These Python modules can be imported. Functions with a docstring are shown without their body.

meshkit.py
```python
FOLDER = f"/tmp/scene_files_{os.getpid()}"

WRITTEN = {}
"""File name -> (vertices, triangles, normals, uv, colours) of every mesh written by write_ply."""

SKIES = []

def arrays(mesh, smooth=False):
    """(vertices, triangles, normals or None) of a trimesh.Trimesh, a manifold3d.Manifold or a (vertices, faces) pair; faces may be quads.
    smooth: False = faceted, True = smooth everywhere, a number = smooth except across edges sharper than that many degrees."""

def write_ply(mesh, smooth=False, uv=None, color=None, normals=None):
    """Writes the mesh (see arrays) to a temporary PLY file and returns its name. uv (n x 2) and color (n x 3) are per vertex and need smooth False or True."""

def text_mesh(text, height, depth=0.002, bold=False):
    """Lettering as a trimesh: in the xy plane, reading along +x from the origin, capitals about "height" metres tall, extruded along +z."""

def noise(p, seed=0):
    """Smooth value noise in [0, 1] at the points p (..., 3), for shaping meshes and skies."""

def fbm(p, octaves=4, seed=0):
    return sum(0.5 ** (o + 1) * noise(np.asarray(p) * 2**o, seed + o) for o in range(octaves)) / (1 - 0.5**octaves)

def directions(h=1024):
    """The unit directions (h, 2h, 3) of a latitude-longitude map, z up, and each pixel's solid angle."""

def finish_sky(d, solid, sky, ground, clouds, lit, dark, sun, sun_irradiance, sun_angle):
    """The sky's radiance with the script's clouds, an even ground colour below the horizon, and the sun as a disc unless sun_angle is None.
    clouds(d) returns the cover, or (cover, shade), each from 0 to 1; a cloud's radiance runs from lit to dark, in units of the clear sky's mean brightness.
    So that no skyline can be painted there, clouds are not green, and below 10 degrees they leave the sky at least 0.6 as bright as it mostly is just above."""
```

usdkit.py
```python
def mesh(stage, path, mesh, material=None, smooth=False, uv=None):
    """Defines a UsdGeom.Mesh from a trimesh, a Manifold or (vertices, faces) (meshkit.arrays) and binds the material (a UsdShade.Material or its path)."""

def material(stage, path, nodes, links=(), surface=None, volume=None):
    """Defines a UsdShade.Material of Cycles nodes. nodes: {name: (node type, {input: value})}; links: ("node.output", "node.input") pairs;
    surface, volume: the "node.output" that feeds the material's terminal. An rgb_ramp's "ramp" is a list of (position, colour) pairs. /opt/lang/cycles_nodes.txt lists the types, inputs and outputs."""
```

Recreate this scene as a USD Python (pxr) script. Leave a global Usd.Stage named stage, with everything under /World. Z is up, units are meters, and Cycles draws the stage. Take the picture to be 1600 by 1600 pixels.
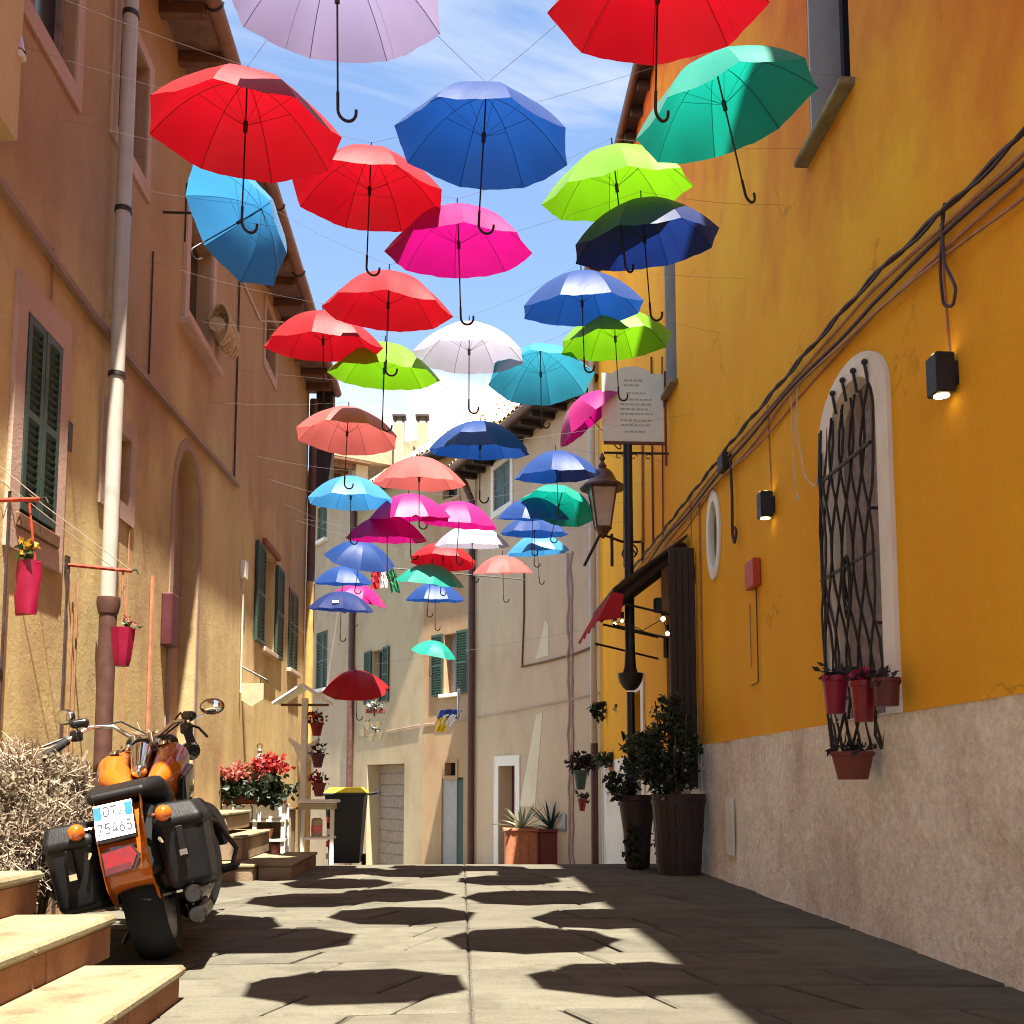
import math, random
import numpy as np, trimesh, manifold3d
import usdkit, meshkit
from shapely.geometry import Polygon, Point, box as sbox
from shapely.ops import unary_union
from pxr import Usd, UsdGeom, UsdShade, UsdLux, Sdf, Gf, Vt

stage = Usd.Stage.CreateInMemory()
UsdGeom.SetStageUpAxis(stage, UsdGeom.Tokens.z)
UsdGeom.SetStageMetersPerUnit(stage, 1.0)
UsdGeom.Xform.Define(stage, '/World')
UsdGeom.Scope.Define(stage, '/World/Looks')
PI = math.pi

# ------------------------------------------------------------------ camera
EYE = np.array([0, 0, 0.9])
FPX, PPX, PPY = 1600.0, 800.0, 1067.0          # phone portrait picture, cropped to its upper square
TH = math.atan(158 / FPX)
PS = math.atan(80 / FPX * math.cos(TH))
FW = np.array([math.sin(PS) * math.cos(TH), math.cos(PS) * math.cos(TH), math.sin(TH)])
RT = np.array([math.cos(PS), -math.sin(PS), 0.0])
UP = np.cross(RT, FW)
cam = UsdGeom.Camera.Define(stage, '/World/camera')
m = Gf.Matrix4d(1)
m.SetRow(0, Gf.Vec4d(*RT, 0)); m.SetRow(1, Gf.Vec4d(*UP, 0)); m.SetRow(2, Gf.Vec4d(*(-FW), 0)); m.SetRow(3, Gf.Vec4d(*EYE, 1))
cam.AddTransformOp().Set(m)
cam.CreateFocalLengthAttr(36.0)
cam.CreateHorizontalApertureAttr(36.0)
cam.CreateVerticalApertureAttr(36.0)
cam.CreateVerticalApertureOffsetAttr(267 / 1600 * 36.0)
cam.CreateClippingRangeAttr(Gf.Vec2f(0.05, 500))
cam.CreateExposureAttr(2.05)

def ray(px, py):
    return FW + RT * (px - PPX) / FPX - UP * (py - PPY) / FPX
def on(ax, px, py, v):
    d = ray(px, py); return EYE + d * (v - EYE[ax]) / d[ax]
def deep(px, py, depth):
    return EYE + ray(px, py) * depth

# ------------------------------------------------------------------ sky and sun
SUN = np.array([0.110, -0.345, 1.0]); SUN /= np.linalg.norm(SUN)
ELEV = math.asin(SUN[2]); ROT = math.atan2(SUN[0], SUN[1])
SKY_STRENGTH = 0.075
SUN_INTENSITY = 1.25
skym = usdkit.material(stage, '/World/Looks/sky_air', {
    'tc': ('texture_coordinate', {}),
    'sky': ('sky_texture', {'sky_type': 'single_scattering', 'sun_disc': False, 'sun_elevation': ELEV, 'sun_rotation': ROT, 'air_density': 1.0, 'aerosol_density': 0.25, 'ozone_density': 1.0}),
    'map': ('mapping', {'scale': (1.3, 2.1, 4.2), 'location': (1.6, 6.3, 3.3)}),
    'n1': ('noise_texture', {'scale': 1.15, 'detail': 8.0, 'roughness': 0.56, 'distortion': 0.5}),
    'r1': ('rgb_ramp', {'ramp': [(0.0, (0, 0, 0)), (0.46, (0.0, 0.0, 0.0)), (0.64, (0.95, 0.95, 0.95)), (1.0, (1, 1, 1))]}),
    'n2': ('noise_texture', {'scale': 3.5, 'detail': 6.0, 'roughness': 0.6}),
    'cc': ('rgb_ramp', {'ramp': [(0.3, (3.6, 3.6, 3.5)), (0.7, (4.8, 4.75, 4.65))]}),
    'mx': ('mix', {'mix_type': 'mix'}),
    'bg': ('background_shader', {'strength': SKY_STRENGTH}),
}, [('tc.generated', 'map.vector'), ('map.vector', 'n1.vector'), ('tc.generated', 'n2.vector'), ('n1.fac', 'r1.fac'), ('n2.fac', 'cc.fac'),
    ('r1.color', 'mx.fac'), ('sky.color', 'mx.color1'), ('cc.color', 'mx.color2'), ('mx.color', 'bg.color')], surface='bg.background')
dome = UsdLux.DomeLight.Define(stage, '/World/sky')
dome.CreateIntensityAttr(1.0)
UsdShade.MaterialBindingAPI.Apply(dome.GetPrim()).Bind(skym)
dome.GetPrim().SetCustomDataByKey('kind', 'structure')
sun = UsdLux.DistantLight.Define(stage, '/World/sun')
sun.CreateIntensityAttr(SUN_INTENSITY); sun.CreateNormalizeAttr(True); sun.CreateAngleAttr(0.53)
sun.CreateColorAttr(Gf.Vec3f(1.0, 0.93, 0.80))
zx = SUN; xx = np.cross([0, 1, 0], zx); xx /= np.linalg.norm(xx); yy = np.cross(zx, xx)
sm = Gf.Matrix4d(1)
sm.SetRow(0, Gf.Vec4d(*xx, 0)); sm.SetRow(1, Gf.Vec4d(*yy, 0)); sm.SetRow(2, Gf.Vec4d(*zx, 0)); sm.SetRow(3, Gf.Vec4d(0, 0, 30, 1))
sun.AddTransformOp().Set(sm)

# ------------------------------------------------------------------ materials
LOOK = {}
def mat(name, nodes, links, surface):
    LOOK[name] = usdkit.material(stage, '/World/Looks/' + name, nodes, links, surface=surface); return LOOK[name]

def plain(name, c, rough=0.6, metal=0.0, spec=0.4, var=0.12, scale=14.0, bump=0.0, coat=0.0):
    """one paint / plastic / metal with slight tone and gloss variation"""
    c = np.array(c, float); a = np.clip(c * (1 - var), 0, 1); b = np.clip(c * (1 + var), 0, 1)
    nodes = {'g': ('geometry', {}), 'n': ('noise_texture', {'scale': scale, 'detail': 5.0, 'roughness': 0.6}),
             'r': ('rgb_ramp', {'ramp': [(0.3, a), (0.7, b)]}),
             'rr': ('map_range', {'from_min': 0.3, 'from_max': 0.7, 'to_min': max(0.02, rough - 0.08), 'to_max': min(1, rough + 0.08)}),
             'p': ('principled_bsdf', {'metallic': metal, 'specular_ior_level': spec, 'coat_weight': coat})}
    links = [('g.position', 'n.vector'), ('n.fac', 'r.fac'), ('n.fac', 'rr.value'), ('rr.result', 'p.roughness'), ('r.color', 'p.base_color')]
    if bump:
        nodes['nb'] = ('noise_texture', {'scale': scale * 6, 'detail': 4.0}); nodes['b'] = ('bump', {'strength': bump, 'distance': 0.01})
        links += [('g.position', 'nb.vector'), ('nb.fac', 'b.height'), ('b.normal', 'p.normal')]
    return mat(name, nodes, links, 'p.BSDF')

def plaster(name, c1, c2, c3, streak=(1.1, 1.1, 0.22), patch=0.55, fine=45.0, bump=0.35, dist=0.012, stain=(0.48, 0.66), stain_amt=0.8, off=(0, 0, 0), grit=0.10, drift=False, upper=None, crack=None):
    nodes = {'g': ('geometry', {}),
             'm': ('mapping', {'scale': streak, 'location': off}),
             'n': ('noise_texture', {'scale': 1.6, 'detail': 7.0, 'roughness': 0.6, 'distortion': 0.4}),
             'r': ('rgb_ramp', {'ramp': [(0.34, c1), (0.66, c2)]}),
             'm2': ('mapping', {'scale': (patch, patch, patch * 0.7), 'location': (7.0 + off[0], 3.0, 1.0)}),
             'n2': ('noise_texture', {'scale': 1.5, 'detail': 8.0, 'roughness': 0.66}),
             'r2': ('rgb_ramp', {'ramp': [(stain[0], (0, 0, 0)), (stain[1], (stain_amt,) * 3)]}),
             'mx': ('mix', {'mix_type': 'mix', 'color2': c3}),
             'n3': ('noise_texture', {'scale': fine, 'detail': 6.0, 'roughness': 0.7}),
             'r3': ('rgb_ramp', {'ramp': [(0.25, (1 - grit,) * 3), (0.75, (1 + grit,) * 3)]}),
             'mg': ('mix', {'mix_type': 'multiply', 'fac': 1.0}),
             'n4': ('noise_texture', {'scale': 5.0, 'detail': 5.0, 'roughness': 0.6}),
             'ad': ('math', {'math_type': 'multiply_add', 'value2': 1.6}),
             'b': ('bump', {'strength': bump, 'distance': dist}),
             'p': ('principled_bsdf', {'roughness': 0.92, 'specular_ior_level': 0.15})}
    links = [('g.position', 'm.vector'), ('m.vector', 'n.vector'), ('n.fac', 'r.fac'), ('g.position', 'm2.vector'), ('m2.vector', 'n2.vector'), ('n2.fac', 'r2.fac'),
             ('r2.color', 'mx.fac'), ('r.color', 'mx.color1'), ('g.position', 'n3.vector'), ('n3.fac', 'r3.fac'), ('mx.color', 'mg.color1'), ('r3.color', 'mg.color2'),
             ('mg.color', 'p.base_color'), ('g.position', 'n4.vector'), ('n4.fac', 'ad.value1'), ('n3.fac', 'ad.value3'), ('ad.value', 'b.height'), ('b.normal', 'p.normal')]
    if crack:   # hairline cracks in patches of the render
        nodes['cn'] = ('noise_texture', {'scale': 2.2, 'detail': 5.0}); nodes['cs'] = ('vector_math', {'math_type': 'multiply_add', 'vector2': (0.7, 0.7, 0.7)})
        nodes['cv'] = ('voronoi_texture', {'feature': 'distance_to_edge', 'scale': 0.55}); nodes['cr'] = ('rgb_ramp', {'ramp': [(0.0, (0, 0, 0)), (0.0025, (0.3,) * 3), (0.0055, (1, 1, 1))]})
        nodes['cm'] = ('noise_texture', {'scale': 0.8, 'detail': 3.0}); nodes['ck'] = ('rgb_ramp', {'ramp': [(0.52, (0, 0, 0)), (0.60, (0.65,) * 3)]}); nodes['cx'] = ('mix', {'mix_type': 'multiply'})
        links.remove(('mg.color', 'p.base_color'))
        nodes['cc'] = ('mix', {'mix_type': 'mix', 'color1': (crack, crack, crack), 'color2': (1, 1, 1)})
        links += [('g.position', 'cn.vector'), ('cn.color', 'cs.vector1'), ('g.position', 'cs.vector3'), ('cs.vector', 'cv.vector'), ('cv.distance', 'cr.fac'), ('cr.color', 'cc.fac'), ('g.position', 'cm.vector'), ('cm.fac', 'ck.fac'), ('ck.color', 'cx.fac'),
                  ('mg.color', 'cx.color1'), ('cc.color', 'cx.color2'), ('cx.color', 'p.base_color')]
    if upper:   # browner above the string course: part of the eave shade is in this colour
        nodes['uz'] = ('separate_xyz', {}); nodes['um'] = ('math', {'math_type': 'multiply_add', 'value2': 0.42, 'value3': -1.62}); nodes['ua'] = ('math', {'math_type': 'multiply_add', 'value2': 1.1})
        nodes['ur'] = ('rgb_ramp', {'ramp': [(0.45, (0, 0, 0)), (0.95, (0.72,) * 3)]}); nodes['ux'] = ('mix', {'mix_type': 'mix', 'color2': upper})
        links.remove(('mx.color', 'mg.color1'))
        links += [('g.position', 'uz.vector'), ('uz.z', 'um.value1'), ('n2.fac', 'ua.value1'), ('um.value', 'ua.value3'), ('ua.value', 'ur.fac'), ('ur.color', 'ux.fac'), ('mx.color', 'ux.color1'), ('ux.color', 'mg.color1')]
    if drift:   # the paint of the upper storey nearest the viewer is an older, redder coat
        nodes['sx'] = ('separate_xyz', {}); nodes['dz'] = ('math', {'math_type': 'multiply_add', 'value2': 0.085, 'value3': -0.28}); nodes['dy'] = ('math', {'math_type': 'multiply_add', 'value2': -0.045})
        nodes['ds'] = ('math', {'math_type': 'add'}); nodes['r2'] = ('rgb_ramp', {'ramp': [(0.20, (0, 0, 0)), (0.46, (0.95, 0.95, 0.95))]})
        links.remove(('n2.fac', 'r2.fac'))
        nodes['nm'] = ('math', {'math_type': 'multiply', 'value2': 0.8})
        links += [('g.position', 'sx.vector'), ('sx.z', 'dz.value1'), ('sx.y', 'dy.value1'), ('dz.value', 'dy.value3'), ('n2.fac', 'nm.value1'), ('dy.value', 'ds.value1'), ('nm.value', 'ds.value2'), ('ds.value', 'r2.fac')]
    return mat(name, nodes, links, 'p.BSDF')

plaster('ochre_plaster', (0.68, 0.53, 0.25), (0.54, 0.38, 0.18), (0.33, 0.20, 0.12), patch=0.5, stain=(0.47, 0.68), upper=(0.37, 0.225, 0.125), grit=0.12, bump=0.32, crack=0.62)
plaster('ochre_plaster_pale', (0.66, 0.52, 0.27), (0.58, 0.42, 0.2), (0.5, 0.34, 0.17), off=(3, 1, 2))
plaster('pink_surround', (0.60, 0.43, 0.34), (0.52, 0.36, 0.28), (0.42, 0.28, 0.2), off=(1, 5, 2))
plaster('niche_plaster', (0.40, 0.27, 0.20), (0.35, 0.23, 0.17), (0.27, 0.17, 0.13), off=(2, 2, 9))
plaster('yellow_plaster', (0.78, 0.39, 0.020), (0.76, 0.335, 0.017), (0.52, 0.075, 0.016), streak=(0.9, 0.9, 0.2), patch=0.33, stain=(0.45, 0.7), bump=0.25, grit=0.06, drift=True, crack=0.5)
plaster('rough_base', (0.90, 0.84, 0.72), (0.86, 0.77, 0.63), (0.54, 0.40, 0.32), streak=(0.8, 0.8, 0.8), patch=0.5, fine=22.0, bump=0.75, dist=0.03, stain=(0.50, 0.68), grit=0.26)
plaster('white_surround', (0.82, 0.79, 0.73), (0.77, 0.73, 0.66), (0.62, 0.56, 0.48), grit=0.05)
plaster('grey_plaster', (0.58, 0.45, 0.31), (0.52, 0.40, 0.28), (0.45, 0.33, 0.23), patch=0.3, bump=0.2)
plaster('brown_plaster', (0.46, 0.32, 0.19), (0.41, 0.27, 0.155), (0.36, 0.2, 0.10), off=(4, 0, 3), bump=0.2)
plaster('cream_plaster', (0.48, 0.39, 0.25), (0.44, 0.35, 0.22), (0.37, 0.27, 0.16), off=(9, 0, 3), bump=0.2)
plaster('tan_plaster', (0.48, 0.38, 0.26), (0.43, 0.33, 0.22), (0.36, 0.27, 0.17), off=(5, 8, 3), bump=0.2)
plaster('stain_strip', (0.48, 0.37, 0.31), (0.40, 0.29, 0.26), (0.34, 0.24, 0.22), streak=(2, 2, 2))
plaster('pale_patch', (0.72, 0.64, 0.50), (0.68, 0.6, 0.45), (0.6, 0.5, 0.38))  # pale tone of the painted sun slivers; the roof pinnacle shares it
plaster('step_stone', (0.30, 0.255, 0.155), (0.235, 0.19, 0.11), (0.13, 0.095, 0.06), streak=(2, 0.6, 2), patch=2.4, fine=60, bump=0.6, dist=0.012, grit=0.2)
plaster('riser_stone', (0.34, 0.17, 0.10), (0.27, 0.125, 0.075), (0.17, 0.08, 0.055), streak=(3, 3, 1.5), patch=3.0, fine=70, bump=0.5, dist=0.008, grit=0.2)
plaster('block_stone', (0.32, 0.24, 0.16), (0.25, 0.18, 0.12), (0.19, 0.12, 0.085), streak=(2, 2, 2), patch=2.0, fine=60, bump=0.5, grit=0.2)
plaster('earth', (0.2, 0.16, 0.11), (0.16, 0.12, 0.08), (0.12, 0.09, 0.06), streak=(2, 2, 2))
def slab_mat(name, c):
    c = np.array(c)
    plaster(name, c * 1.12, c * 0.92, c * 0.68, streak=(1.6, 5.0, 1), patch=2.6, fine=70, bump=0.5, dist=0.008, grit=0.2, stain_amt=0.75, off=(len(LOOK) * 1.7, 0, 0))
SLABS = []
for i, c in enumerate([(0.120, 0.111, 0.084), (0.112, 0.103, 0.079), (0.127, 0.117, 0.088), (0.103, 0.094, 0.073)]):
    slab_mat('paving_stone_tone_%d' % i, c); SLABS.append('paving_stone_tone_%d' % i)
plaster('joint_mortar', (0.075, 0.06, 0.048), (0.06, 0.048, 0.038), (0.045, 0.036, 0.03), streak=(3, 3, 3), fine=120)
mat('far_paving', {'g': ('geometry', {}), 'bt': ('brick_texture', {'scale': 1.0, 'color1': (0.178, 0.16, 0.112), 'color2': (0.155, 0.138, 0.1), 'mortar': (0.12, 0.1, 0.075), 'brick_width': 0.8, 'row_height': 0.45, 'mortar_size': 0.012}),
    'p': ('principled_bsdf', {'roughness': 0.9, 'specular_ior_level': 0.2})}, [('g.position', 'bt.vector'), ('bt.color', 'p.base_color')], 'p.BSDF')

plain('pipe_white', (0.46, 0.43, 0.37), 0.45, var=0.1, scale=6)
plain('pipe_brown', (0.10, 0.045, 0.035), 0.5, var=0.3, scale=8)
plain('gutter_copper', (0.26, 0.13, 0.08), 0.5, var=0.3, scale=5)
plain('pipe_ochre', (0.55, 0.33, 0.10), 0.5, var=0.2, scale=5)
plain('dark_wood', (0.034, 0.022, 0.020), 0.65, var=0.35, scale=9, bump=0.2)
plain('brown_wood', (0.16, 0.075, 0.035), 0.65, var=0.3, scale=9, bump=0.2)
plain('grey_wood', (0.25, 0.19, 0.14), 0.75, var=0.3, scale=9, bump=0.2)
plain('soffit_board', (0.20, 0.12, 0.08), 0.8, var=0.3, scale=7, bump=0.2)
plain('barrel_stave', (0.040, 0.021, 0.019), 0.6, var=0.35, scale=10, bump=0.25)
plain('red_wood', (0.24, 0.055, 0.03), 0.6, var=0.25, scale=9)
plain('door_maroon', (0.085, 0.016, 0.02), 0.55, var=0.2, scale=6)
plain('green_shutter', (0.028, 0.060, 0.045), 0.5, var=0.25, scale=10)
plain('blue_shutter', (0.07, 0.13, 0.14), 0.55, var=0.2, scale=10)
plain('grey_shutter', (0.34, 0.33, 0.31), 0.6, var=0.1, scale=6)
plain('window_dark', (0.012, 0.011, 0.012), 0.12, var=0.3, scale=2, spec=0.6)
plain('curtain_grey', (0.30, 0.26, 0.26), 0.85, var=0.35, scale=18, bump=0.4)
plain('iron', (0.022, 0.017, 0.016), 0.5, var=0.4, scale=20)
plain('rust_iron', (0.14, 0.045, 0.025), 0.7, var=0.4, scale=25)
plain('red_paint', (0.45, 0.05, 0.02), 0.45, var=0.2, scale=20)
plain('magenta_pot', (0.26, 0.004, 0.034), 0.4, var=0.15, scale=12)
plain('red_pot', (0.20, 0.006, 0.018), 0.35, var=0.15, scale=12)
plain('maroon_pot', (0.10, 0.022, 0.026), 0.5, var=0.2, scale=12)
plain('terracotta', (0.42, 0.15, 0.075), 0.75, var=0.2, scale=12, bump=0.1)
plain('dark_terracotta', (0.17, 0.040, 0.027), 0.7, var=0.2, scale=12, bump=0.1)
plain('cable_dark', (0.05, 0.028, 0.03), 0.6, var=0.4, scale=12)
plain('wire_grey', (0.16, 0.15, 0.15), 0.5)
plain('cable_tan', (0.36, 0.17, 0.09), 0.6, var=0.25, scale=12)
plain('cable_white', (0.60, 0.52, 0.42), 0.6, var=0.15, scale=12)
plain('lamp_black', (0.012, 0.014, 0.022), 0.4, var=0.2, scale=10)
plain('white_paint', (0.72, 0.69, 0.60), 0.5, var=0.06, scale=8)
plain('cream_paint', (0.46, 0.38, 0.24), 0.6, var=0.12, scale=10)
plain('grey_metal', (0.32, 0.31, 0.30), 0.4, metal=0.7, var=0.2, scale=12)
plain('lantern_metal', (0.10, 0.055, 0.05), 0.45, metal=0.4, var=0.3, scale=15)
plain('bin_dark', (0.016, 0.020, 0.026), 0.45, var=0.2, scale=8)
plain('bin_yellow', (0.80, 0.66, 0.01), 0.4, var=0.05, scale=8)
plain('stripe_red', (0.45, 0.03, 0.05), 0.5)
plain('straw', (0.55, 0.40, 0.22), 0.9, var=0.35, scale=40, bump=0.5)
plain('twig', (0.36, 0.29, 0.21), 0.9, var=0.4, scale=30)
plain('twig_dark', (0.19, 0.14, 0.10), 0.9, var=0.4, scale=30)
plain('bark', (0.12, 0.08, 0.05), 0.9, var=0.3, scale=20)
plain('chrome', (0.72, 0.70, 0.68), 0.10, metal=1.0, var=0.08, scale=10)
plain('steel_dark', (0.06, 0.055, 0.055), 0.3, metal=0.9, var=0.3, scale=14)
plain('rubber', (0.007, 0.007, 0.0075), 0.75, var=0.3, scale=40, bump=0.2)
plain('black_leather', (0.006, 0.0058, 0.006), 0.5, spec=0.25, var=0.2, scale=20, bump=0.15)
plain('bag_black', (0.006, 0.006, 0.007), 0.5, spec=0.25, var=0.15, scale=10)
plain('black_paint', (0.010, 0.010, 0.011), 0.2, coat=0.5)
plain('orange_paint', (0.46, 0.105, 0.008), 0.24, coat=1.0, var=0.06, scale=4)
plain('plate_white', (0.80, 0.80, 0.78), 0.4, var=0.03)
plain('plate_blue', (0.02, 0.16, 0.55), 0.4, var=0.05)
plain('ink', (0.03, 0.035, 0.06), 0.6)
plain('red_lens', (0.22, 0.003, 0.006), 0.2, spec=0.4, var=0.35, scale=25, coat=0.3)
plain('amber_lens', (0.5, 0.10, 0.008), 0.15, spec=0.7, var=0.15, scale=25, coat=1.0)
plain('mirror_glass', (0.85, 0.88, 0.9), 0.03, metal=1.0, var=0.01)
plain('glass_pane', (0.55, 0.52, 0.46), 0.2, spec=0.6, var=0.1)
plain('sign_plate', (0.66, 0.66, 0.58), 0.5, var=0.05, scale=5)
plain('sign_ink', (0.36, 0.37, 0.33), 0.7)
plain('roof_tile', (0.42, 0.30, 0.19), 0.85, var=0.22, scale=6, bump=0.3)
plain('roof_tile_pale', (0.50, 0.40, 0.26), 0.85, var=0.2, scale=6, bump=0.3)
plain('cloth_red', (0.40, 0.015, 0.03), 0.9, var=0.15, scale=8)
plain('cloth_white', (0.78, 0.76, 0.74), 0.9, var=0.05)
plain('cloth_blue', (0.03, 0.06, 0.30), 0.9)
plain('cloth_yellow', (0.75, 0.50, 0.02), 0.9)
plain('cloth_green', (0.02, 0.16, 0.07), 0.9)
plain('petal_red', (0.62, 0.03, 0.03), 0.7, var=0.3, scale=30)
plain('petal_pink', (0.75, 0.20, 0.16), 0.7, var=0.3, scale=30)
plain('petal_yellow', (0.80, 0.48, 0.05), 0.7, var=0.3, scale=30)
plain('petal_white', (0.72, 0.68, 0.62), 0.7, var=0.2, scale=30)
plain('petal_magenta', (0.65, 0.02, 0.18), 0.7, var=0.2, scale=30)

def leaf(name, c, trans=0.3):
    c = np.array(c)
    mat(name, {'g': ('geometry', {}), 'r': ('rgb_ramp', {'ramp': [(0.0, c * 0.55), (0.6, c), (1.0, c * 1.55)]}), 'p': ('principled_bsdf', {'roughness': 0.5, 'specular_ior_level': 0.4}),
               't': ('translucent_bsdf', {}), 'm': ('mix_closure', {'fac': trans})},
        [('g.random_per_island', 'r.fac'), ('r.color', 'p.base_color'), ('r.color', 't.color'), ('p.BSDF', 'm.closure1'), ('t.BSDF', 'm.closure2')], 'm.closure')
leaf('leaf_green', (0.075, 0.125, 0.040)); leaf('leaf_dark', (0.040, 0.062, 0.030), 0.2); leaf('leaf_dusty', (0.16, 0.17, 0.10)); leaf('leaf_purple', (0.05, 0.04, 0.05), 0.2)
leaf('leaf_pale', (0.42, 0.46, 0.26), 0.25); leaf('leaf_bluegreen', (0.05, 0.10, 0.075), 0.2); leaf('leaf_dry', (0.40, 0.32, 0.22), 0.2)
leaf('geranium_red', (0.60, 0.035, 0.03), 0.25); leaf('geranium_pink', (0.78, 0.22, 0.17), 0.25); leaf('bloom_white', (0.75, 0.72, 0.68), 0.3); leaf('bloom_yellow', (0.80, 0.46, 0.05), 0.3); leaf('bloom_magenta', (0.68, 0.02, 0.2), 0.3)

def cloth(name, c, trans=0.42):
    c = np.array(c, float)
    mat(name, {'g': ('geometry', {}), 'n': ('noise_texture', {'scale': 3.0, 'detail': 3.0}), 'r': ('rgb_ramp', {'ramp': [(0.3, c * 0.92), (0.7, np.clip(c * 1.06, 0, 0.95))]}),
               'p': ('principled_bsdf', {'roughness': 0.48, 'specular_ior_level': 0.42, 'sheen_weight': 0.1}), 't': ('translucent_bsdf', {}), 'm': ('mix_closure', {'fac': trans}),
               'w': ('noise_texture', {'scale': 22.0, 'detail': 2.0}), 'b': ('bump', {'strength': 0.12, 'distance': 0.01})},
        [('g.position', 'n.vector'), ('n.fac', 'r.fac'), ('r.color', 'p.base_color'), ('r.color', 't.color'), ('g.position', 'w.vector'), ('w.fac', 'b.height'), ('b.normal', 'p.normal'),
         ('p.BSDF', 'm.closure1'), ('t.BSDF', 'm.closure2')], 'm.closure')
CLOTHS = {'red': (0.33, 0.002, 0.009), 'blue': (0.006, 0.050, 0.24), 'navy': (0.006, 0.024, 0.15), 'sky_blue': (0.045, 0.26, 0.56), 'cyan': (0.03, 0.27, 0.40), 'teal': (0.004, 0.31, 0.235),
          'lime': (0.16, 0.42, 0.006), 'pink': (0.44, 0.003, 0.17), 'lilac': (0.27, 0.235, 0.40), 'white': (0.40, 0.38, 0.47), 'salmon': (0.48, 0.11, 0.10)}
for k, c in CLOTHS.items():
    cloth('cloth_of_%s_umbrella' % k, c)
mat('lamp_glow', {'e': ('emission', {'color': (1.0, 0.80, 0.42), 'strength': 1.5})}, [], 'e.emission')
mat('bulb_glow', {'e': ('emission', {'color': (1.0, 0.88, 0.62), 'strength': 3.0})}, [], 'e.emission')

# ------------------------------------------------------------------ mesh helpers
class Acc:
    def __init__(s): s.v = []; s.f = []; s.n = 0
    def add(s, v, f):
        v = np.asarray(v, float); f = np.asarray(f, int)
        if f.shape[1] == 4: f = np.vstack([f[:, [0, 1, 2]], f[:, [0, 2, 3]]])
        s.v.append(v); s.f.append(f + s.n); s.n += len(v); return s
    def tm(s, t): return s.add(t.vertices, t.faces)
    def mesh(s): return np.vstack(s.v), np.vstack(s.f)
    def xf(s, M):
        M = np.asarray(M); s.v = [v @ M[:3, :3].T + M[:3, 3] for v in s.v]; return s

def box(a, b, ch=0.0):
    """box between two corners, edges chamfered by ch"""
    a = np.minimum(a, b).astype(float); b = np.maximum(np.asarray(a), np.asarray(b)).astype(float)
    return a, b
def boxm(a, b, ch=0.0):
    a = np.asarray(a, float); b = np.asarray(b, float); lo = np.minimum(a, b); hi = np.maximum(a, b)
    if ch <= 0:
        t = trimesh.creation.box(hi - lo); return np.array(t.vertices) + (lo + hi) / 2, np.array(t.faces)
    ch = min(ch, 0.45 * (hi - lo).min()); pts = []
    for sx in (0, 1):
        for sy in (0, 1):
            for sz in (0, 1):
                c = np.where([sx, sy, sz], hi, lo); d = np.where([sx, sy, sz], -1, 1) * ch
                for k in range(3):
                    e = d.copy(); e[k] = 0; pts.append(c + e)
    h = trimesh.convex.convex_hull(np.array(pts)); return np.array(h.vertices), np.array(h.faces)
def hull(pts):
    h = trimesh.convex.convex_hull(np.asarray(pts, float)); return np.array(h.vertices), np.array(h.faces)
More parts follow.
